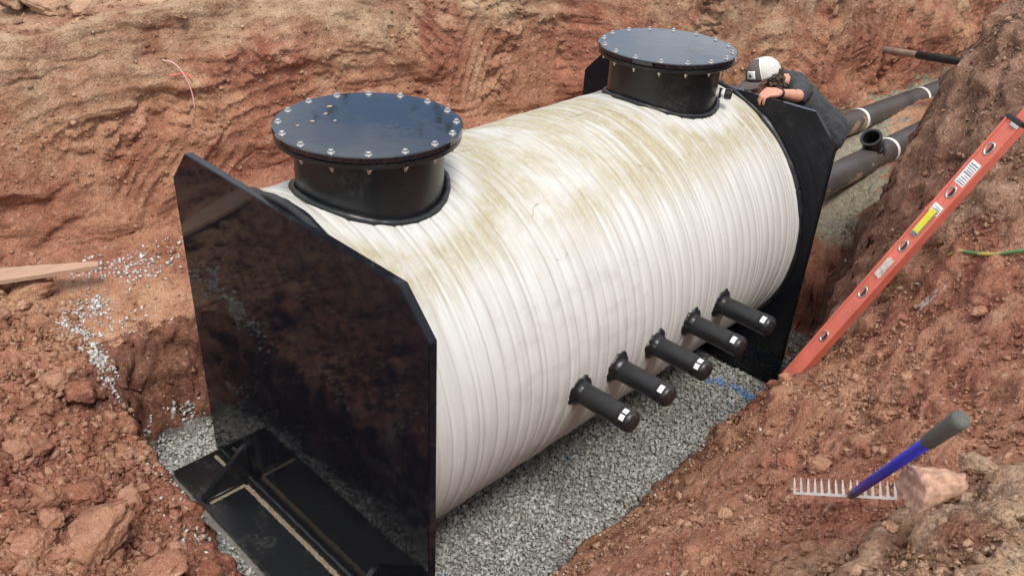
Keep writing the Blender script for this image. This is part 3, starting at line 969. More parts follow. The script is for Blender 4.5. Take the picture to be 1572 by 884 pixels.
# risers
LR, LZ, NR = .4633, 2.4612, .372
def hexbolt():
    bm = bmesh.new()
    def cyl(r1, r2, z0, z1, seg):
        m = Matrix.Translation((0, 0, (z0 + z1) / 2))
        bmesh.ops.create_cone(bm, cap_ends=True, segments=seg, radius1=r1, radius2=r2, depth=z1 - z0, matrix=m)
    cyl(.0185, .0175, 0, .004, 20)
    cyl(.0125, .0125, .004, .014, 6)
    cyl(.0115, .0085, .014, .016, 6)
    return sharp(bm_mesh('bolt', bm))
def hexnut():
    bm = bmesh.new()
    bmesh.ops.create_cone(bm, cap_ends=True, segments=6, radius1=.0125, radius2=.0125, depth=.012, matrix=Matrix.Translation((0, 0, -.007)))
    bmesh.ops.create_cone(bm, cap_ends=True, segments=12, radius1=.0065, radius2=.007, depth=.014, matrix=Matrix.Translation((0, 0, -.019)))
    return sharp(bm_mesh('nut', bm))
BOLT, NUT = hexbolt(), hexnut()
BOLT.materials.append(M['steel']); NUT.materials.append(M['steel'])
lid_me = sharp(lathe('lid', [(0.001, 0), (LR - .006, 0), (LR, -.005), (LR, -.027), (LR - .004, -.031), (.2, -.031)], 128))
fl_me = sharp(lathe('flange', [(NR + .003, -.035), (LR - .012, -.035), (LR - .006, -.039), (LR - .006, -.060), (LR - .012, -.065), (NR + .003, -.065)], 128))
for cx, lab in ((.5418, 'black riser neck with bolted lid beside the footing shelf end'), (3.0212, 'black riser neck with bolted lid and a side fitting')):
    t_ = np.linspace(0, 2 * pi, 128, endpoint=False)
    bx, by = cx + NR * np.cos(t_), NR * np.sin(t_)
    zb = ZC + np.sqrt(1 - (by * .985) ** 2) - .03
    rows = [np.stack([bx, by, zb], -1), np.stack([bx, by, np.full(128, LZ - .064)], -1)]
    rows = [rows[0] * (1 - a) + rows[1] * a for a in (0, .3, .7, 1)]
    nk = tpart('riser', sharp(np_mesh('riser', np.concatenate(rows), grid_faces(4, 128, True))), M['neck'], label=lab)
    rim = [(cx + (NR + .016) * cos(a), (NR + .016) * sin(a), ZC + math.sqrt(1 - ((NR + .016) * sin(a)) ** 2) + .004) for a in np.linspace(0, 2 * pi, 200, endpoint=False)]
    sub('weld_bead', bead('weld_bead', rim, .019, .14, int(cx * 9)), M['weld'], nk)
    fo = sub('flange', fl_me, M['neck'], nk); fo.location = (cx, 0, LZ)
    lo_ = sub('lid', lid_me, M['lid'], nk); lo_.location = (cx, 0, LZ)
    for k in range(16):
        a = 2 * pi * (k + .35) / 16
        for nm, me, dz in (('bolt', BOLT, .0), ('nut', NUT, -.065)):
            b = sub(nm, me, None, nk)
            b.location = (cx + .431 * cos(a), .431 * sin(a), LZ + dz)
            b.rotation_euler = (0, 0, random.uniform(0, 1))
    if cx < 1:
        for (mx_, my_, r_) in ((-.02, .30, .018), (-.10, .22, .015), (-.21, .17, .014), (-.30, .16, .012), (-.12, .11, .012)):  # sky glints on the lid, put in as pale discs
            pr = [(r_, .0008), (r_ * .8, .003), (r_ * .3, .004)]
            b = sub('glint_spot', lathe('glint_spot', pr, 14), M['glint'], nk)
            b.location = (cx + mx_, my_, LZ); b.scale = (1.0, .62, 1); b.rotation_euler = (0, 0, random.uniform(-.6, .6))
    else:
        # white fitting with a black cap on the neck
        d_ = Vector((.42, -.90, 0)).normalized()
        p0 = Vector((cx, 0, 2.195)) + d_ * (NR - .01)
        zq = d_.to_track_quat('Z', 'Y')
        for nm, pr, mt, dist in (('side_fitting', [(.018, 0), (.030, .001), (.030, .030), (.022, .031), (.022, .052), (.028, .053), (.028, .065)], M['white'], 0), ('fitting_ring', [(.020, 0), (.034, .001), (.034, .016), (.020, .017)], M['neck'], .028), ('fitting_cap', [(.020, 0), (.036, .002), (.036, .040), (.030, .046), (.010, .048)], M['neck'], .066)):
            b = sub(nm, sharp(lathe(nm, pr, 24)), mt, nk)
            b.location = p0 + d_ * dist
            b.rotation_euler = zq.to_euler()

# side stubs
PR = .0625
pl_y = 1.40 - .99
pipe_prof = [(PR, 0), (PR, .295), (PR + .003, .297), (PR + .003, .345), (PR - .004, .366), (PR - .018, .379), (.018, .385), (.001, .386)]
collar_prof_n = 60
for kx, px_ in enumerate((1.1602, 1.4881, 1.8442, 2.2146, 2.5559)):
    zp = 1.0802
    y0 = -math.sqrt(1 - (zp - ZC) ** 2)
    L_ = y0 + .02
    pme = sharp(lathe('outlet_pipe', [(PR, -.03), (PR, .292)], 40, axis='Y'))
    po = tpart('outlet_pipe', pme, M['pipeblk'])
    po.matrix_basis = Matrix.Translation((px_, y0, zp))
    cap = sub('end_cap', sharp(lathe('end_cap', [(PR + .0005, .292), (PR + .0025, .294), (PR + .0025, .352), (PR - .001, .364), (PR - .010, .374), (PR - .022, .379), (.018, .381), (.002, .3815)], 40, axis='Y'), 50), M['pipeblk'], po)
    # molten collar
    r_ = random.Random(50 + kx)
    nn = 64
    vv = []
    for ring, (ra, yy, lump) in enumerate(((PR + .028, .012, 1.0), (PR + .031, -.006, 1.0), (PR + .024, -.013, .8), (PR + .008, -.020, .4), (PR + .0, -.045, .1))):
        for k in range(nn):
            a = 2 * pi * k / nn
            l_ = lump * (.012 * float(fbm(np.array(cos(a) * 1.6 + kx * 5), np.array(sin(a) * 1.6), 0, 4, 17)) * 1.6)
            if .95 < a < 1.55:
                l_ += lump * .012 * sin((a - .95) / .6 * pi)
            q = ra + l_
            ysurf = -math.sqrt(max(0, 1 - (zp + q * sin(a) - ZC) ** 2)) - y0
            vv.append((q * cos(a), yy + (ysurf if ring < 3 else ysurf * .4), q * sin(a)))
    sub('collar', mesh('collar', vv, grid_faces(5, nn, True).tolist(), True), M['weld'], po)
    # paper strips by the cap
    for a0, a1 in ((.25, .75), (.9, 1.35)) if kx in (0, 2) else ((.45, 1.15),):
        sv_, n_ = [], 8
        for yy in (-.312, -.342):
            for i in range(n_ + 1):
                a = a0 + (a1 - a0) * i / n_
                rr_ = PR + .0040
                ang = pi - a - .15
                sv_.append((rr_ * cos(ang), yy, rr_ * sin(ang)))
        lb = mesh('paper_label', sv_, grid_faces(2, n_ + 1).tolist(), True)
        sub('paper_label', lb, M['sticker'], po)

# scratches and gouges on the shell
def on_shell(x, s_, lift=-.0005):
    return Vector((x, -(R0 + lift) * sin(s_), ZC + (R0 + lift) * cos(s_)))
M['scuff'] = plain('dark_scuff', (0.34, 0.31, 0.27), .8)
M['paleplastic'] = plain('fresh_gouge', (0.82, 0.81, 0.78), .6, 0, .05)
for pts in ([(1.10, .62), (1.16, .60), (1.20, .56), (1.26, .55)], [(1.13, .86), (1.2, .88), (1.28, .83)], [(2.46, .62), (2.49, .64), (2.51, .66)], [(2.10, .55), (2.15, .58), (2.18, .62)], [(.78, 1.0), (.80, 1.01), (.83, 1.00)]):
    tpart('scratch', tube('scratch', spline([on_shell(a, b) for a, b in pts], 6), .0015, 6), M['scuff'])

# ------------------------------------------------------------------ pipes in the trench
M['oldpipe'] = None
t = NT('muddy_grey_pipe')
s3 = t.sep(t.pos())
n_ = t.noise(t.pos(), 4.5, 5, .6)
mk = t.ramp(t.math('ADD', t.math('MULTIPLY', t.math('SUBTRACT', 1.18, s3[2]), 3.0), t.math('MULTIPLY', t.math('SUBTRACT', n_, .5), 2.2)), .25, .38)
t.base(t.mix(mk, t.mix(n_, rgb(.030, .029, .030), rgb(.10, .088, .082)), t.mix(n_, rgb(.20, .13, .085), rgb(.36, .25, .17))))
t.rough(.5)
t.normal(t.bump(t.noise(t.pos(), 30, 4), .25, .01))
M['oldpipe'] = t.m
def trench_pipe(p0, p1, r, label, bands):
    p0, p1 = Vector(p0), Vector(p1)
    d_ = (p1 - p0)
    L_ = d_.length
    e_ = empty('drain_pipe', p0, label, 'pipe', 'black drain pipes lying in the trench')
    e_.rotation_euler = d_.to_track_quat('Z', 'Y').to_euler()
    link('pipe_wall', sharp(lathe('pipe_wall', [(r * .86, .05), (r * .86, 0), (r, .0), (r, L_), (r * .86, L_)], 40)), M['oldpipe'], e_)
    for b in bands:
        o = link('white_band', lathe('white_band', [(r + .0015, 0), (r + .0025, .004), (r + .0025, .040), (r + .0015, .044)], 40), M['white'], e_)
        o.location = (0, 0, b)
    return e_
trench_pipe((3.60, .26, 1.14), (9.6, -.19, 1.16), .115, 'grey drain pipe lying in the trench beside the tall dug face', (3.05, 4.35))
dp = trench_pipe((3.60, -.50, 1.14), (9.0, -.60, 1.16), .118, 'grey muddy drain pipe in the trench carrying a black branch collar', (2.42,))
sc_ = empty('branch_collar', (5.72, -.545, 1.24), 'short black branch collar standing on the muddy drain pipe', 'pipe fitting')
sc_.rotation_euler = Vector((-.62, .10, .78)).to_track_quat('Z', 'Y').to_euler()
link('branch_wall', sharp(lathe('branch_wall', [(.072, .02), (.072, .16), (.082, .162), (.082, .02), (.082, -.02), (.10, -.04)], 32)), M['neck'], sc_)
link('branch_rim', sharp(lathe('branch_rim', [(.072, .150), (.094, .151), (.094, .172), (.072, .173)], 32, caps=False)), M['neck'], sc_)
link('strap', sharp(lathe('strap', [(.083, .02), (.097, .021), (.097, .042), (.083, .043)], 32, caps=False)), M['neck'], sc_)
sp_ = empty('thin_pipe', (7.69, .52, 1.62), 'thin old pipe crossing the trench from the dug face to the ridge', 'pipe')
d_ = Vector((7.44, -.30, 1.73)) - Vector((7.69, .52, 1.62))
d_ = d_ * 2.0
sp_.rotation_euler = d_.to_track_quat('Z', 'Y').to_euler()
link('pipe_wall', sharp(lathe('pipe_wall', [(.03, -.25), (.036, -.25), (.036, d_.length * .40), (.03, d_.length * .40)], 20)), plain('old_galvanised_pipe', (.30, .22, .17), .6, .2, .4, 8), sp_)
link('pipe_sleeve', sharp(lathe('pipe_sleeve', [(.037, d_.length * .36), (.041, d_.length * .36), (.041, d_.length * .95), (.037, d_.length * .95)], 20)), M['pipeblk'], sp_)

# ------------------------------------------------------------------ spirit level
B0, B1 = Vector((2.33, -1.66, .97)), Vector((2.75, -2.25, 2.62))
cpos = Vector(camo.location)
u = (B1 - B0).normalized()
vd = ((B0 + B1) / 2 - cpos).normalized()
wv_ = u.cross(vd).normalized()                    # to one side across the level
tocam = -(vd - u * vd.dot(u)).normalized()
AL = radians(33)
Rt = Vector((.704, -.708, .05))
side = wv_ if wv_.dot(Rt) > 0 else -wv_           # towards the slope
nf = (tocam * cos(AL) - side * sin(AL)).normalized()      # broad face
yf = u.cross(nf).normalized()
if yf.dot(side) < 0:
    yf = -yf
nf = u.cross(yf) if u.cross(yf).dot(nf) > 0 else nf
Lm = Matrix.Identity(4)
xax = u
zax = nf
yax = zax.cross(xax)
for i in range(3):
    Lm[i][0], Lm[i][1], Lm[i][2], Lm[i][3] = xax[i], yax[i], zax[i], B0[i]
lv = empty('spirit_level', (0, 0, 0), 'long orange-red spirit level leaning on the clay slope above the gravel', 'spirit level')
lv.matrix_world = Lm
LL = (B1 - B0).length
sg = 1 if yax.dot(side) > 0 else -1
M['orange'] = plain('worn_orange_paint', (.60, .150, .105), .45, 0, .14, 9)
M['vial'] = plain('yellow_vial', (.66, .62, .04), .25, 0, .12)
M['chrome'] = plain('bright_metal', (.55, .54, .52), .3, 1, .1)
M['darkhole'] = plain('dark_grip', (.02, .02, .02), .6)
fw, dp_ = .046, .030                               # half width of the face, half depth
link('beam', box('beam', (-.02, -fw, -dp_), (LL, fw, dp_ - .006), .003), M['orange'], lv)
for s_ in (-1, 1):
    link('flange', box('flange', (-.02, s_ * (fw - .005) - .006, -dp_ - .002), (LL, s_ * (fw - .005) + .006, dp_), .002), M['orange'], lv)
link('end_cap', box('end_cap', (LL + .0005, -fw - .003, -dp_ - .003), (LL + .022, fw + .003, dp_ + .003), .004), M['neck'], lv)
link('end_trim', box('end_trim', (LL - .018, -fw - .004, dp_ - .004), (LL - .001, 0, dp_ + .003), .001), M['chrome'], lv)
link('slide', box('slide', (LL + .022, -.030 + sg * .014, -.018), (LL + .55, .030 + sg * .014, .012), .003), M['orange'], lv)
def grip(x):
    pr, nn = [], 36
    v = []
    for r_, zz in ((1, .0), (1, .003), (.80, .004), (.72, -.001)):
        for k in range(nn):
            a = 2 * pi * k / nn
            v.append((x + .036 * r_ * cos(a), .024 * r_ * sin(a), dp_ - .0055 + zz))
    f = grid_faces(4, nn, True).tolist()
    link('grip_ring', mesh('grip_ring', v, f, True), M['chrome'], lv)
    v = [(x + .026 * cos(a), .0175 * sin(a) if sin(a) * sg > -.1 else -.0017 * sg, dp_ - .0045) for a in np.linspace(0, 2 * pi, 36, endpoint=False)]
    link('grip_opening', mesh('grip_opening', v, [list(range(36))]), M['darkhole'], lv)
for f_ in (.17, .36, .545, .745, .895):
    grip(LL * f_ + .03)
vx = LL * .635 + .03
link('vial_frame', box('vial_frame', (vx - .088, -.024, dp_ - .0055), (vx + .088, .024, dp_ - .0015), .002), M['chrome'], lv)
link('vial', box('vial', (vx - .066, -.019, dp_ - .001), (vx + .080, .019, dp_ + .006), .004), M['vial'], lv)
link('vial_block', box('vial_block', (vx - .085, -.018, dp_ - .001), (vx - .069, .018, dp_ + .004), .002), M['ink'], lv)
wv2 = LL * .46 + .03
link('end_vial', box('end_vial', (wv2 - .062, -.022, dp_ - .0055), (wv2 + .062, .022, dp_ - .001), .006), plain('scuffed_clear_vial', (.52, .47, .42), .4, 0, .4, 40), lv)
def sticker(x0, x1, rows):
    o = link('sticker', box('sticker', (x0, -.034, dp_ - .0055), (x1, .030, dp_ - .0048)), M['sticker'], lv)
    for k in range(rows):
        a = x0 + .008 + (x1 - x0 - .016) * k / rows
        link('print_line', box('print_line', (a, -.028, dp_ - .0047), (a + (x1 - x0) / rows * random.uniform(.25, .5), random.uniform(.005, .026), dp_ - .0044)), M['ink'], o)
sticker(LL * .79, LL * .865, 9)
sticker(LL * .685, LL * .715, 4)

# ------------------------------------------------------------------ rake
rk = empty('garden_rake', (.97, -2.53, 1.5), 'blue-handled bow rake with grey grip and steel tines, propped on a pale rock', 'rake')
RKI = Matrix.Translation((-.97, 2.53, -1.5))
def rpart(name, me, mat, parent=rk):
    o = link(name, me, mat, parent)
    o.matrix_parent_inverse = RKI if parent is rk else Matrix()
    return o
h0, h1 = Vector((.885, -2.355, 1.470)), Vector((.985, -2.705, 1.625))
hd = (h1 - h0).normalized()
upv = Vector((.40, .42, .82))
upv = (upv - hd * upv.dot(hd)).normalized()
M['tine'] = plain('galvanised_tine_steel', (.62, .60, .57), .42, .6, .15)
M['blue'] = plain('blue_fibreglass', (.035, .035, .40), .35, 0, .12, 6)
M['foam'] = plain('grey_foam_grip', (.10, .105, .095), .9, 0, .2, 60, .4)
def bar(name, a, b, wdt, hgt, up):
    a, b = Vector(a), Vector(b)
    d_ = (b - a).normalized()
    s_ = d_.cross(up).normalized()
    n_ = s_.cross(d_)
    v = []
    for p, k in ((a, 1), (b, 1)):
        for q, w2 in ((-1, -1), (1, -1), (1, 1), (-1, 1)):
            v.append(p + s_ * q * wdt / 2 + n_ * w2 * hgt / 2)
    return mesh(name, v, [(3, 2, 1, 0), (4, 5, 6, 7), (0, 1, 5, 4), (1, 2, 6, 5), (2, 3, 7, 6), (3, 0, 4, 7)])
rpart('head_bar', bar('head_bar', h0, h1, .014, .010, upv), M['tine'])
for k in range(15):
    p = h0.lerp(h1, .012 + .976 * k / 14)
    q = p + upv * .062 + hd * random.uniform(-.002, .002)
    v = []
    s_ = hd
    n_ = hd.cross(upv).normalized()
    for c_, w1, w2 in ((p + upv * .003, .0052, .0045), (p.lerp(q, .6), .0040, .0038), (q, .0014, .0014)):
        for a, b in ((-1, -1), (1, -1), (1, 1), (-1, 1)):
            v.append(c_ + s_ * a * w1 + n_ * b * w2)
    f = grid_faces(3, 4, True).tolist() + [(8, 9, 10, 11)]
    rpart('tine', mesh('tine', v, f), M['tine'])
hb = h0.lerp(h1, .56)
he = Vector((-.05, -2.985, 2.745))
hdir = (he - hb).normalized()
rpart('socket', tube('socket', [hb, hb + hdir * .03, hb + hdir * .13], [.012, .0155, .0180], 20), plain('dull_steel_socket', (.16, .15, .14), .5, .6))
rpart('handle', tube('handle', [hb + hdir * .07, hb + hdir * .2, he - hdir * .25], [.0165, .0165, .0165], 24), M['blue'])
gl = (he - hb).length
rpart('grip', tube('grip', [he - hdir * .31, he - hdir * .305, he - hdir * .16, he - hdir * .02, he - hdir * .004, he], [.017, .0205, .021, .0225, .019, .008], 28), M['foam'])
ra = (h0.lerp(h1, .5), hb + hdir * .10)
# rocks at the rake: the pale one carries the handle
prop = hb.lerp(he, .42)
PALE = rock_mesh(77, .8, 1.0)
PALE.materials.clear()
PALE.materials.append(plain('pale_pink_sandstone', (.45, .27, .19), .95, 0, .45, 3.5, .8))
RM.append(PALE)
rock(.415, -2.915, .112, 'pale pinkish rock that props up the blue rake handle', k=14, z=2.15, sc=(1.08, .95, .86), rz=-.9, sink=.35)
rock(.52, -2.985, .055, 'smooth red stone beside the pale rock under the rake handle', k=2, z=2.24, sc=(1.5, .9, .8), rz=1.0)
rock(.42, -2.95, .042, 'small red pebble wedged against the pale rock by the rake', k=6, z=2.19)
rock(.19, -2.88, .028, 'grey-brown pebble under the front edge of the pale rock', k=4, z=2.15)

# ------------------------------------------------------------------ small things
for x, y, s_, lb in ((2.25, -1.60, .05, 'clay lump covering the lower end of the orange level'), (2.38, -1.60, .04, 'clay lump on the gravel side of the level foot'), (2.20, -1.68, .045, 'clay lump on the slope side of the level foot')):
    rock(x, y, s_, lb)
# scrap of clear film
gu, gv = np.meshgrid(np.linspace(-1, 1, 26), np.linspace(-1, 1, 14))
px_, py_ = 2.50 + .022 * gv + .030 * gu, -2.21 - .036 * gu + .014 * gv
pz_ = zat(px_, py_) + .012 + .022 * fbm(gu * 2.2, gv * 2.0, oct=4, seed=301) - .012 * (np.abs(gu) ** 3)
t = NT('clear_crumpled_film')
t.base(rgb(.75, .74, .74))
t.rough(.15)
t.p.inputs['Alpha'].default_value = .16
ps = link('plastic_scrap', np_mesh('plastic_scrap', np.stack([px_, py_, pz_], -1).reshape(-1, 3), grid_faces(14, 26), True), t.m)
md = ps.modifiers.new('t', 'SOLIDIFY')
md.thickness = .0015
tag(ps, 'crumpled scrap of clear plastic half buried on the slope beside the level', 'plastic scrap')

# timber board
bm = bmesh.new()
nB = 40
v, f = [], []
A, B_ = Vector((-1.35, 2.42, 1.12)), Vector((-.20, 1.98, 1.07))
ax = (B_ - A).normalized()
sd = Vector((-ax.y, ax.x, 0))
for i in range(nB):
    t_ = i / (nB - 1)
    w0 = .085 * (1 - .72 * max(0, (t_ - .55) / .45)) + random.uniform(-.004, .004)
    p = A.lerp(B_, t_)
    for a, z_ in ((-w0, 0), (-w0, .026), (w0 * .9, .034 + random.uniform(-.002, .002)), (w0 * .9, .004)):
        v.append(p + sd * a + Vector((0, 0, z_)))
f = grid_faces(nB, 4, True).tolist() + [(0, 1, 2, 3), tuple(range(4 * nB - 1, 4 * nB - 5, -1))]
t = NT('weathered_pale_wood')
gr_ = t.noise(t.mapping(t.obj(), (6, 40, 40)), 1.0, 5)
t.base(t.mix(gr_, rgb(.32, .19, .125), rgb(.52, .36, .26)))
t.rough(.85)
t.normal(t.bump(gr_, .4, .01))
tag(link('timber_board', mesh('timber_board', v, f), t.m), 'broken pale timber board lying on the ledge below the dug face', 'board')

def wire(name, pts, r, mat, label):
    return tag(link(name, tube(name, spline(pts, 8), r, 8), mat), label, 'wire')
M['pink'] = plain('pink_string', (.70, .16, .15), .6, 0, .1)
M['palepink'] = plain('faded_pink_string', (.72, .42, .38), .6, 0, .1)
q0 = [wall_pt(.74, 2.10, .02), wall_pt(.80, 2.07, .05), wall_pt(.84, 1.98, .06), wall_pt(.87, 1.86, .05), wall_pt(.88, 1.74, .03)]
wire('marker_string', q0, .0045, M['palepink'], 'faded pink string hanging down the dug face')
q1 = [wall_pt(.76, 1.99, .02), wall_pt(.81, 2.00, .04), wall_pt(.87, 2.00, .03), wall_pt(.90, 1.95, .02)]
wire('marker_string', q1, .005, M['pink'], 'bright pink string poking sideways from the dug face behind the hanging one')
t = NT('green_yellow_cable_sheath')
sp3 = t.sep(t.obj())
wv3 = t.new('ShaderNodeTexWave'); wv3.inputs['Scale'].default_value = 3.0
t.l.new(t.obj(), wv3.inputs['Vector'])
t.base(t.mix(t.ramp(wv3.outputs['Fac'], .4, .55), rgb(.10, .20, .07), rgb(.46, .38, .09)))
t.rough(.5)
def gp(x, y, up=0.0):
    return Vector((x, y, float(zat(np.array([x]), np.array([y]))[0]) + up))
wire('earth_cable', [gp(2.70, -2.17, -.01), gp(2.66, -2.23, .012), gp(2.60, -2.33, .012), gp(2.55, -2.42, .014), gp(2.53, -2.50, .02), gp(2.53, -2.58, .01), gp(2.5, -2.70, -.01)], .010, t.m, 'green and yellow cable lying on the clay slope behind the level')
wire('thin_stick', [Vw[158, 255] + np.array((0, 0, .03)), Vw[156, 266] + np.array((0, 0, .03)), Vw[154, 276] + np.array((0, 0, .02))], .009, plain('grey_stick', (.25, .22, .19), .8), 'thin grey stick on the ground above the dug face')
bpy.data.objects['thin_stick']['category'] = 'stick'

# ------------------------------------------------------------------ worker
def rounded(segs, vox=.006, smooth_it=4, name='body'):
    """one continuous surface from tapered, round-ended limbs"""
    vs, fs = [], []
    for a, ra_, b, rb_ in segs:
        a, b = Vector(a), Vector(b)
        d_ = b - a
        if d_.length < 1e-5:
            d_ = Vector((0, 0, 1e-4))
        dn = d_.normalized()
        o1 = dn.orthogonal().normalized()
        o2 = dn.cross(o1)
        rings = [(a - dn * ra_ * cos(q), ra_ * sin(q)) for q in np.linspace(.12, pi / 2, 6)] + [(b + dn * rb_ * sin(q), rb_ * cos(q)) for q in np.linspace(0, pi / 2 - .12, 6)]
        o = len(vs)
        sgm = 18
        for c_, r_ in rings:
            for k in range(sgm):
                q = 2 * pi * k / sgm
                vs.append(c_ + (o1 * cos(q) + o2 * sin(q)) * r_)
        n_ = len(rings)
        fs += [[x + o for x in q] for q in grid_faces(n_, sgm, True).tolist()]
        fs.append([o + k for k in range(sgm)][::-1])
        fs.append([o + (n_ - 1) * sgm + k for k in range(sgm)])
    me = mesh(name + '_src', vs, fs)
    ob = bpy.data.objects.new(name + '_src', me)
    COL.objects.link(ob)
    m = ob.modifiers.new('r', 'REMESH')
    m.mode = 'VOXEL'
    m.voxel_size = vox
    s_ = ob.modifiers.new('s', 'SMOOTH')
    s_.factor = .5
    s_.iterations = smooth_it
    dg = bpy.context.evaluated_depsgraph_get()
    out = bpy.data.meshes.new_from_object(ob.evaluated_get(dg))
    bpy.data.objects.remove(ob)
    out.name = name
    out.polygons.foreach_set('use_smooth', np.ones(len(out.polygons), dtype=bool))
    return out

wk = empty('person', (4.35, -.60, .9), 'person in grey t-shirt and mesh-back cap bending over a black end plate', 'person')
WKI = Matrix.Translation((-4.35, .60, -.9))
def wpart(name, me, mat, parent=wk):
    o = link(name, me, mat, parent)
    o.matrix_parent_inverse = WKI if parent is wk else Matrix()
    return o
HC = Vector((3.885, -.285, 2.150))                 # head centre
FW = Vector((-.72, .56, -.40)).normalized()       # where the face looks
LT = Vector((-.60, -.74, .05))
LT = (LT - FW * LT.dot(FW)).normalized()          # to the person's left, the camera side
UPH = FW.cross(LT)
if UPH.z < 0:
    UPH = -UPH
def hp(f_, l_, u_):
    return HC + FW * f_ + LT * l_ + UPH * u_
neck = Vector((4.04, -.375, 2.125))
shc = Vector((4.12, -.41, 2.065))
shL, shR = Vector((4.00, -.54, 2.10)), Vector((4.22, -.27, 2.07))
chest = Vector((4.16, -.47, 1.97))
pel = Vector((4.32, -.63, 1.74))
elL, wrL = Vector((3.80, -.615, 2.12)), Vector((3.60, -.575, 2.172))
elR, wrR = Vector((4.02, -.10, 1.92)), Vector((3.80, -.02, 1.84))
segs = [
    (hp(.0, 0, .02), .098, hp(-.035, 0, .03), .100), (hp(.05, 0, -.03), .072, hp(.055, 0, -.085), .048), (hp(.02, 0, -.06), .070, hp(.04, 0, -.09), .052),
    (hp(.098, 0, .0), .012, hp(.118, 0, -.028), .017), (hp(.118, 0, -.028), .015, hp(.10, 0, -.035), .016),
    (hp(.085, .02, -.068), .012, hp(.085, -.02, -.068), .012), (hp(.086, .018, -.082), .012, hp(.086, -.018, -.082), .012), (hp(.07, 0, -.115), .024, hp(.06, 0, -.11), .028),
    (hp(.090, .035, .022), .012, hp(.090, -.035, .022), .012),
    (hp(-.01, .098, -.01), .018, hp(-.02, .102, -.04), .012), (hp(-.01, -.098, -.01), .018, hp(-.02, -.102, -.04), .012),
    (hp(-.03, 0, -.05), .058, neck, .060), (neck, .062, shc, .075),
    (shc, .085, shL, .062), (shc, .085, shR, .062), (shc, .11, chest, .135), (chest + LT * .05, .12, pel + LT * .05, .13), (chest - LT * .05, .12, pel - LT * .05, .13),
    (shL, .056, elL, .043), (elL, .042, elL.lerp(wrL, .35), .042), (elL.lerp(wrL, .3), .042, wrL, .027),
    (shR, .056, elR, .043), (elR, .042, wrR, .027)]
for s_ in (1, -1):
    hip = pel + LT * .085 * s_ + Vector((0, 0, -.03))
    knee = hip + Vector((-.10, .06, -.40))
    ank = Vector((4.44 + (.08 if s_ < 0 else .0), -.40 - .09 * s_, .98))
    segs += [(pel, .12, hip, .10), (hip, .090, knee, .060), (knee, .060, knee.lerp(ank, .35), .058), (knee.lerp(ank, .35), .056, ank, .038), (ank, .04, ank + Vector((-.14, .10, -.045)), .036)]
# hands: the left one closes over the top edge of the plate
PTOP = HT
def hand(wr, dirf, nrm, fdirs, thumb):
    """dirf: along the hand, nrm: back of the hand"""
    dirf = dirf.normalized()
    nrm = (nrm - dirf * nrm.dot(dirf)).normalized()
    lat = dirf.cross(nrm)
    out = []
    kn = []
    for k, (o_, ln) in enumerate(((.033, .078), (.011, .086), (-.011, .082), (-.032, .066))):
        p = wr + dirf * (ln * 1.02) + lat * o_
        kn.append(p)
        out.append((wr + lat * o_ * .55 + dirf * .01, .019, p, .0135))
    return out, kn, lat
hdir_ = Vector((-.50, .70, -.04))
hn = Vector((-.35, -.25, .90))
palm, kn, lat = hand(wrL, hdir_, hn, None, None)
segs += palm
for k, p in enumerate(kn):
    fl = (.040, .046, .043, .034)[k]
    j1 = p + Vector((-.60, .30, -.42)).normalized() * fl
    j2 = j1 + Vector((-.18, .10, -.98)).normalized() * fl * .75
    j3 = j2 + Vector((.30, -.05, -.95)).normalized() * fl * .55
    segs += [(p, .0125, j1, .0112), (j1, .0112, j2, .0102), (j2, .0102, j3, .0088)]
tb = wrL + hdir_.normalized() * .03 - lat * -.03
th0 = wrL + hdir_.normalized() * .025 + lat * .030
th1 = th0 + (hdir_.normalized() * .5 + lat * .75 + Vector((0, 0, -.5))).normalized() * .042
th2 = th1 + (hdir_.normalized() * .8 + lat * .1 + Vector((0, 0, -.75))).normalized() * .032
segs += [(th0, .016, th1, .0125), (th1, .0125, th2, .010)]
for k in range(4):
    a = wrR + Vector((-.07, .03, -.03)) + LT * (.03 - .02 * k)
    segs += [(wrR, .022, a, .014), (a, .012, a + Vector((-.03, .01, -.05)), .009)]
segs += [(wrR, .016, wrR + Vector((-.05, -.03, -.02)), .011)]
M['skin'] = plain('sunburnt_skin', (.56, .27, .185), .5, 0, .10, 30)
M['skin'].node_tree.nodes['Principled BSDF'].inputs['Subsurface Weight'].default_value = .12
M['skin'].node_tree.nodes['Principled BSDF'].inputs['Subsurface Radius'].default_value = (.02, .008, .004)
body = wpart('body', rounded(segs, .0045, 3, 'body'), M['skin'])
# shirt
M['shirt'] = plain('charcoal_cotton', (.040, .043, .050), .9, 0, .18, 25, .3)
slv = shL.lerp(elL, .62)
slr = shR.lerp(elR, .55)
ss = [(shc + Vector((.02, -.01, 0)), .105, shL, .080), (shc + Vector((.02, -.01, 0)), .105, shR, .080), (shc, .125, chest, .155), (neck + Vector((.05, -.02, -.02)), .080, shc, .11),
      (chest + LT * .06, .138, pel + LT * .06, .146), (chest - LT * .06, .138, pel - LT * .06, .146), (chest + Vector((.05, -.05, -.05)), .14, pel + Vector((.02, -.02, .03)), .15),
      (shL, .082, slv, .070), (shR, .082, slr, .070)]
sm = rounded(ss, .008, 6, 'shirt')
co = np.empty(len(sm.vertices) * 3, np.float32)
sm.vertices.foreach_get('co', co)
co = co.reshape(-1, 3)
nn_ = np.empty(len(sm.vertices) * 3, np.float32)
sm.vertex_normals.foreach_get('vector', nn_)
fold = .012 * fbm(co[:, 0] * 9 + co[:, 2] * 4, co[:, 1] * 9, co[:, 2] * 6, 3, 411, ridged=True)
co = co + nn_.reshape(-1, 3) * fold[:, None]
sm.vertices.foreach_set('co', co.ravel())
wpart('shirt', sm, M['shirt'])
ts = []
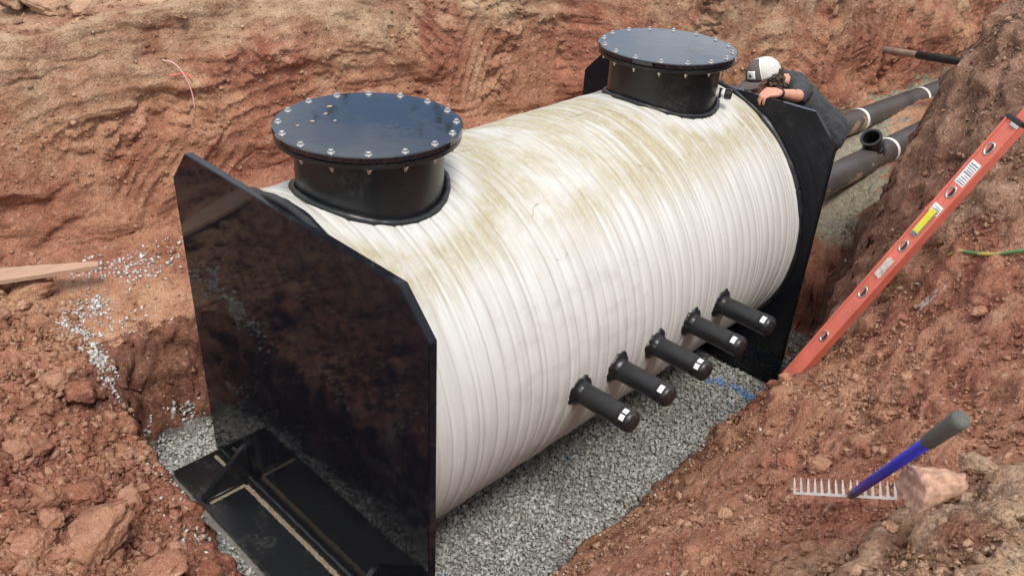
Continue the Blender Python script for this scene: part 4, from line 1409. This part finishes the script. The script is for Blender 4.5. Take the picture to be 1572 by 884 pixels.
for s_ in (1, -1):
    hip = pel + LT * .085 * s_ + Vector((0, 0, -.03))
    knee = hip + Vector((-.10, .06, -.40))
    ank = Vector((4.44 + (.08 if s_ < 0 else .0), -.40 - .09 * s_, .98))
    ts += [(pel + Vector((0, 0, -.06)), .145, hip, .125), (hip, .112, knee, .082), (knee, .082, ank, .066)]
wpart('trousers', rounded(ts, .012, 4, 'trousers'), plain('dark_work_trousers', (.05, .05, .055), .9, 0, .2, 30))
# curly hair
hs = []
rr2 = random.Random(5)
for k in range(260):
    a = rr2.uniform(1.45, 4.83)
    uu = rr2.uniform(-.10, .035)
    rad = .104 + rr2.uniform(-.008, .022) - max(0, -uu - .05) * .35
    p = hp(rad * cos(a) - .018, rad * sin(a) * .98, uu)
    q = p + Vector((rr2.gauss(0, .012), rr2.gauss(0, .012), rr2.gauss(0, .012)))
    hs.append((p, rr2.uniform(.008, .014), q, rr2.uniform(.006, .011)))
wpart('hair', rounded(hs, .0045, 1, 'hair'), plain('brown_curly_hair', (.055, .033, .020), .7, 0, .5, 90, .6))
# beard shadow on the jaw
# cap
cp_ = empty('cap', (0, 0, 0))
cp_.parent = wk
cp_.matrix_parent_inverse = WKI
def cap_pt(a, b, r=1.0):
    """a round the head (0 front), b 0..pi/2 up"""
    rx, ry, rz_ = .128 * r, .112 * r, .120 * r
    cb = cos(b) ** .75
    return hp(rx * cb * cos(a) - .012, ry * cb * sin(a), .028 + rz_ * sin(b) + .012 * cos(a) * 0)
def cap_patch(a0, a1, na, nb, r=1.0, b1=pi / 2):
    v = [cap_pt(a0 + (a1 - a0) * i / na, b1 * j / nb, r) for j in range(nb + 1) for i in range(na + 1)]
    return v, grid_faces(nb + 1, na + 1).tolist()
def solid(name, v, f, th_, mat, parent):
    me = mesh(name, v, f, True)
    o = link(name, me, mat, parent)
    m = o.modifiers.new('t', 'SOLIDIFY')
    m.thickness = th_
    m.offset = 0
    return o
SP = 1.18
v, f = cap_patch(-SP, SP, 20, 12)
solid('front_panel', v, f, .004, plain('brown_grey_twill', (.115, .092, .088), .85, 0, .15, 60), cp_)
v, f = cap_patch(SP, 2 * pi - SP, 34, 12)
t = NT('white_cap_mesh')
vo = t.new('ShaderNodeTexVoronoi'); vo.inputs['Scale'].default_value = 160
t.l.new(t.obj(), vo.inputs['Vector'])
t.base(t.mix(t.ramp(vo.outputs['Distance'], .2, .6), rgb(.40, .385, .36), rgb(.62, .60, .57)))
t.rough(.85)
solid('mesh_back', v, f, .003, t.m, cp_)
for s_ in (-1, 1):
    link('piping', tube('piping', [cap_pt(s_ * SP, b, 1.012) for b in np.linspace(0, pi / 2, 16)], .004, 6), M['white'], cp_)
v = []
for j in range(9):
    for i in range(17):
        a = -1.15 + 2.3 * i / 16
        e_ = j / 8
        ln = .085 * math.sqrt(max(0, 1 - (a / 1.32) ** 2))
        p = cap_pt(a, 0.03, 1.0) + FW * ln * e_ - UPH * (.020 * e_ + .020 * (sin(a) ** 2) + .012 * e_ * e_)
        v.append(p)
solid('brim', v, grid_faces(9, 17).tolist(), .005, plain('brown_grey_brim', (.13, .11, .11), .85, 0, .15, 60), cp_)
link('button', tube('button', [cap_pt(0, pi / 2, 1.0), cap_pt(0, pi / 2, 1.05)], [.010, .006], 10), M['white'], cp_)
# woven badge with a dark emblem
v = [cap_pt(.20 + .62 * i / 6, .16 + .50 * j / 6, 1.035) for j in range(7) for i in range(7)]
solid('badge', v, grid_faces(7, 7).tolist(), .002, M['sticker'], cp_)
em = [(.30, .30), (.62, .28), (.66, .42), (.55, .55), (.45, .74), (.36, .60), (.42, .46), (.28, .42)]
v = [cap_pt(.20 + .62 * a, .16 + .50 * b, 1.055) for a, b in em]
solid('badge_emblem', v, [list(range(len(em)))], .001, M['darkhole'], cp_)
# watch strap
ww = wrL + (elL - wrL).normalized() * .012
dwr = (elL - wrL).normalized()
ring = [(ww + dwr * o_, r_) for o_, r_ in ((-.009, .0275), (-.009, .0325), (.009, .0335), (.009, .029))]
o1 = dwr.orthogonal().normalized(); o2 = dwr.cross(o1)
v = [c_ + (o1 * cos(q) + o2 * sin(q)) * r_ for c_, r_ in ring for q in np.linspace(0, 2 * pi, 24, endpoint=False)]
wpart('wrist_strap', mesh('wrist_strap', v, grid_faces(4, 24, True).tolist(), True), M['neck'])

# ------------------------------------------------------------------ unseen trees added far beyond the dug face, to be mirrored in the lids
t = NT('dark_foliage')
a_ = t.noise(t.pos(), 1.2, 4)
t.base(t.mix(a_, rgb(.022, .040, .014), rgb(.060, .090, .030)))
t.rough(.7)
M['leaf'] = t.m
M['bark'] = plain('grey_bark', (.10, .075, .055), .9, 0, .3, 8, .5)
def tree(x, y, hgt, wd_, seed, label):
    r_ = np.random.default_rng(seed)
    e_ = empty('added_tree', (x, y, 2.4), label, 'tree', 'unseen trees added beyond the excavation')
    pts = [(0, 0, 0), (.1, .05, hgt * .25), (-.05, .1, hgt * .55), (.05, 0, hgt * .85)]
    link('trunk', tube('trunk', spline(pts, 5), list(np.linspace(.26, .05, 16)), 10), M['bark'], e_)
    n_c = 38
    cc = r_.normal(0, 1, (n_c, 3)) * (wd_ * .38, wd_ * .38, hgt * .20) + (0, 0, hgt * .62)
    nl = 2600
    c0 = cc[r_.integers(0, n_c, nl)] + r_.normal(0, 1, (nl, 3)) * wd_ * .11
    R_ = rand_rot(nl)
    q = np.array([(-1, -.6, 0), (1, -.6, .2), (1, .6, 0), (-1, .6, .2)]) * .16
    v_ = np.einsum('nij,kj->nki', R_, q) * r_.uniform(.7, 1.4, (nl, 1, 1)) + c0[:, None, :]
    link('crown', np_mesh('crown', v_.reshape(-1, 3), np.arange(nl * 4).reshape(-1, 4)), M['leaf'], e_)
for x, y, hg, wd_, lb in ((7, 25, 9.5, 7, 'unseen tall dark tree added beyond the dug face, first of the row'), (13, 27, 10, 8, 'unseen broad dark tree added in the middle of the row beyond the dug face'), (1, 27, 9, 7, 'unseen dark tree added at the open end of the row beyond the dug face')):
    tree(x, y, hg, wd_, int(x), lb)
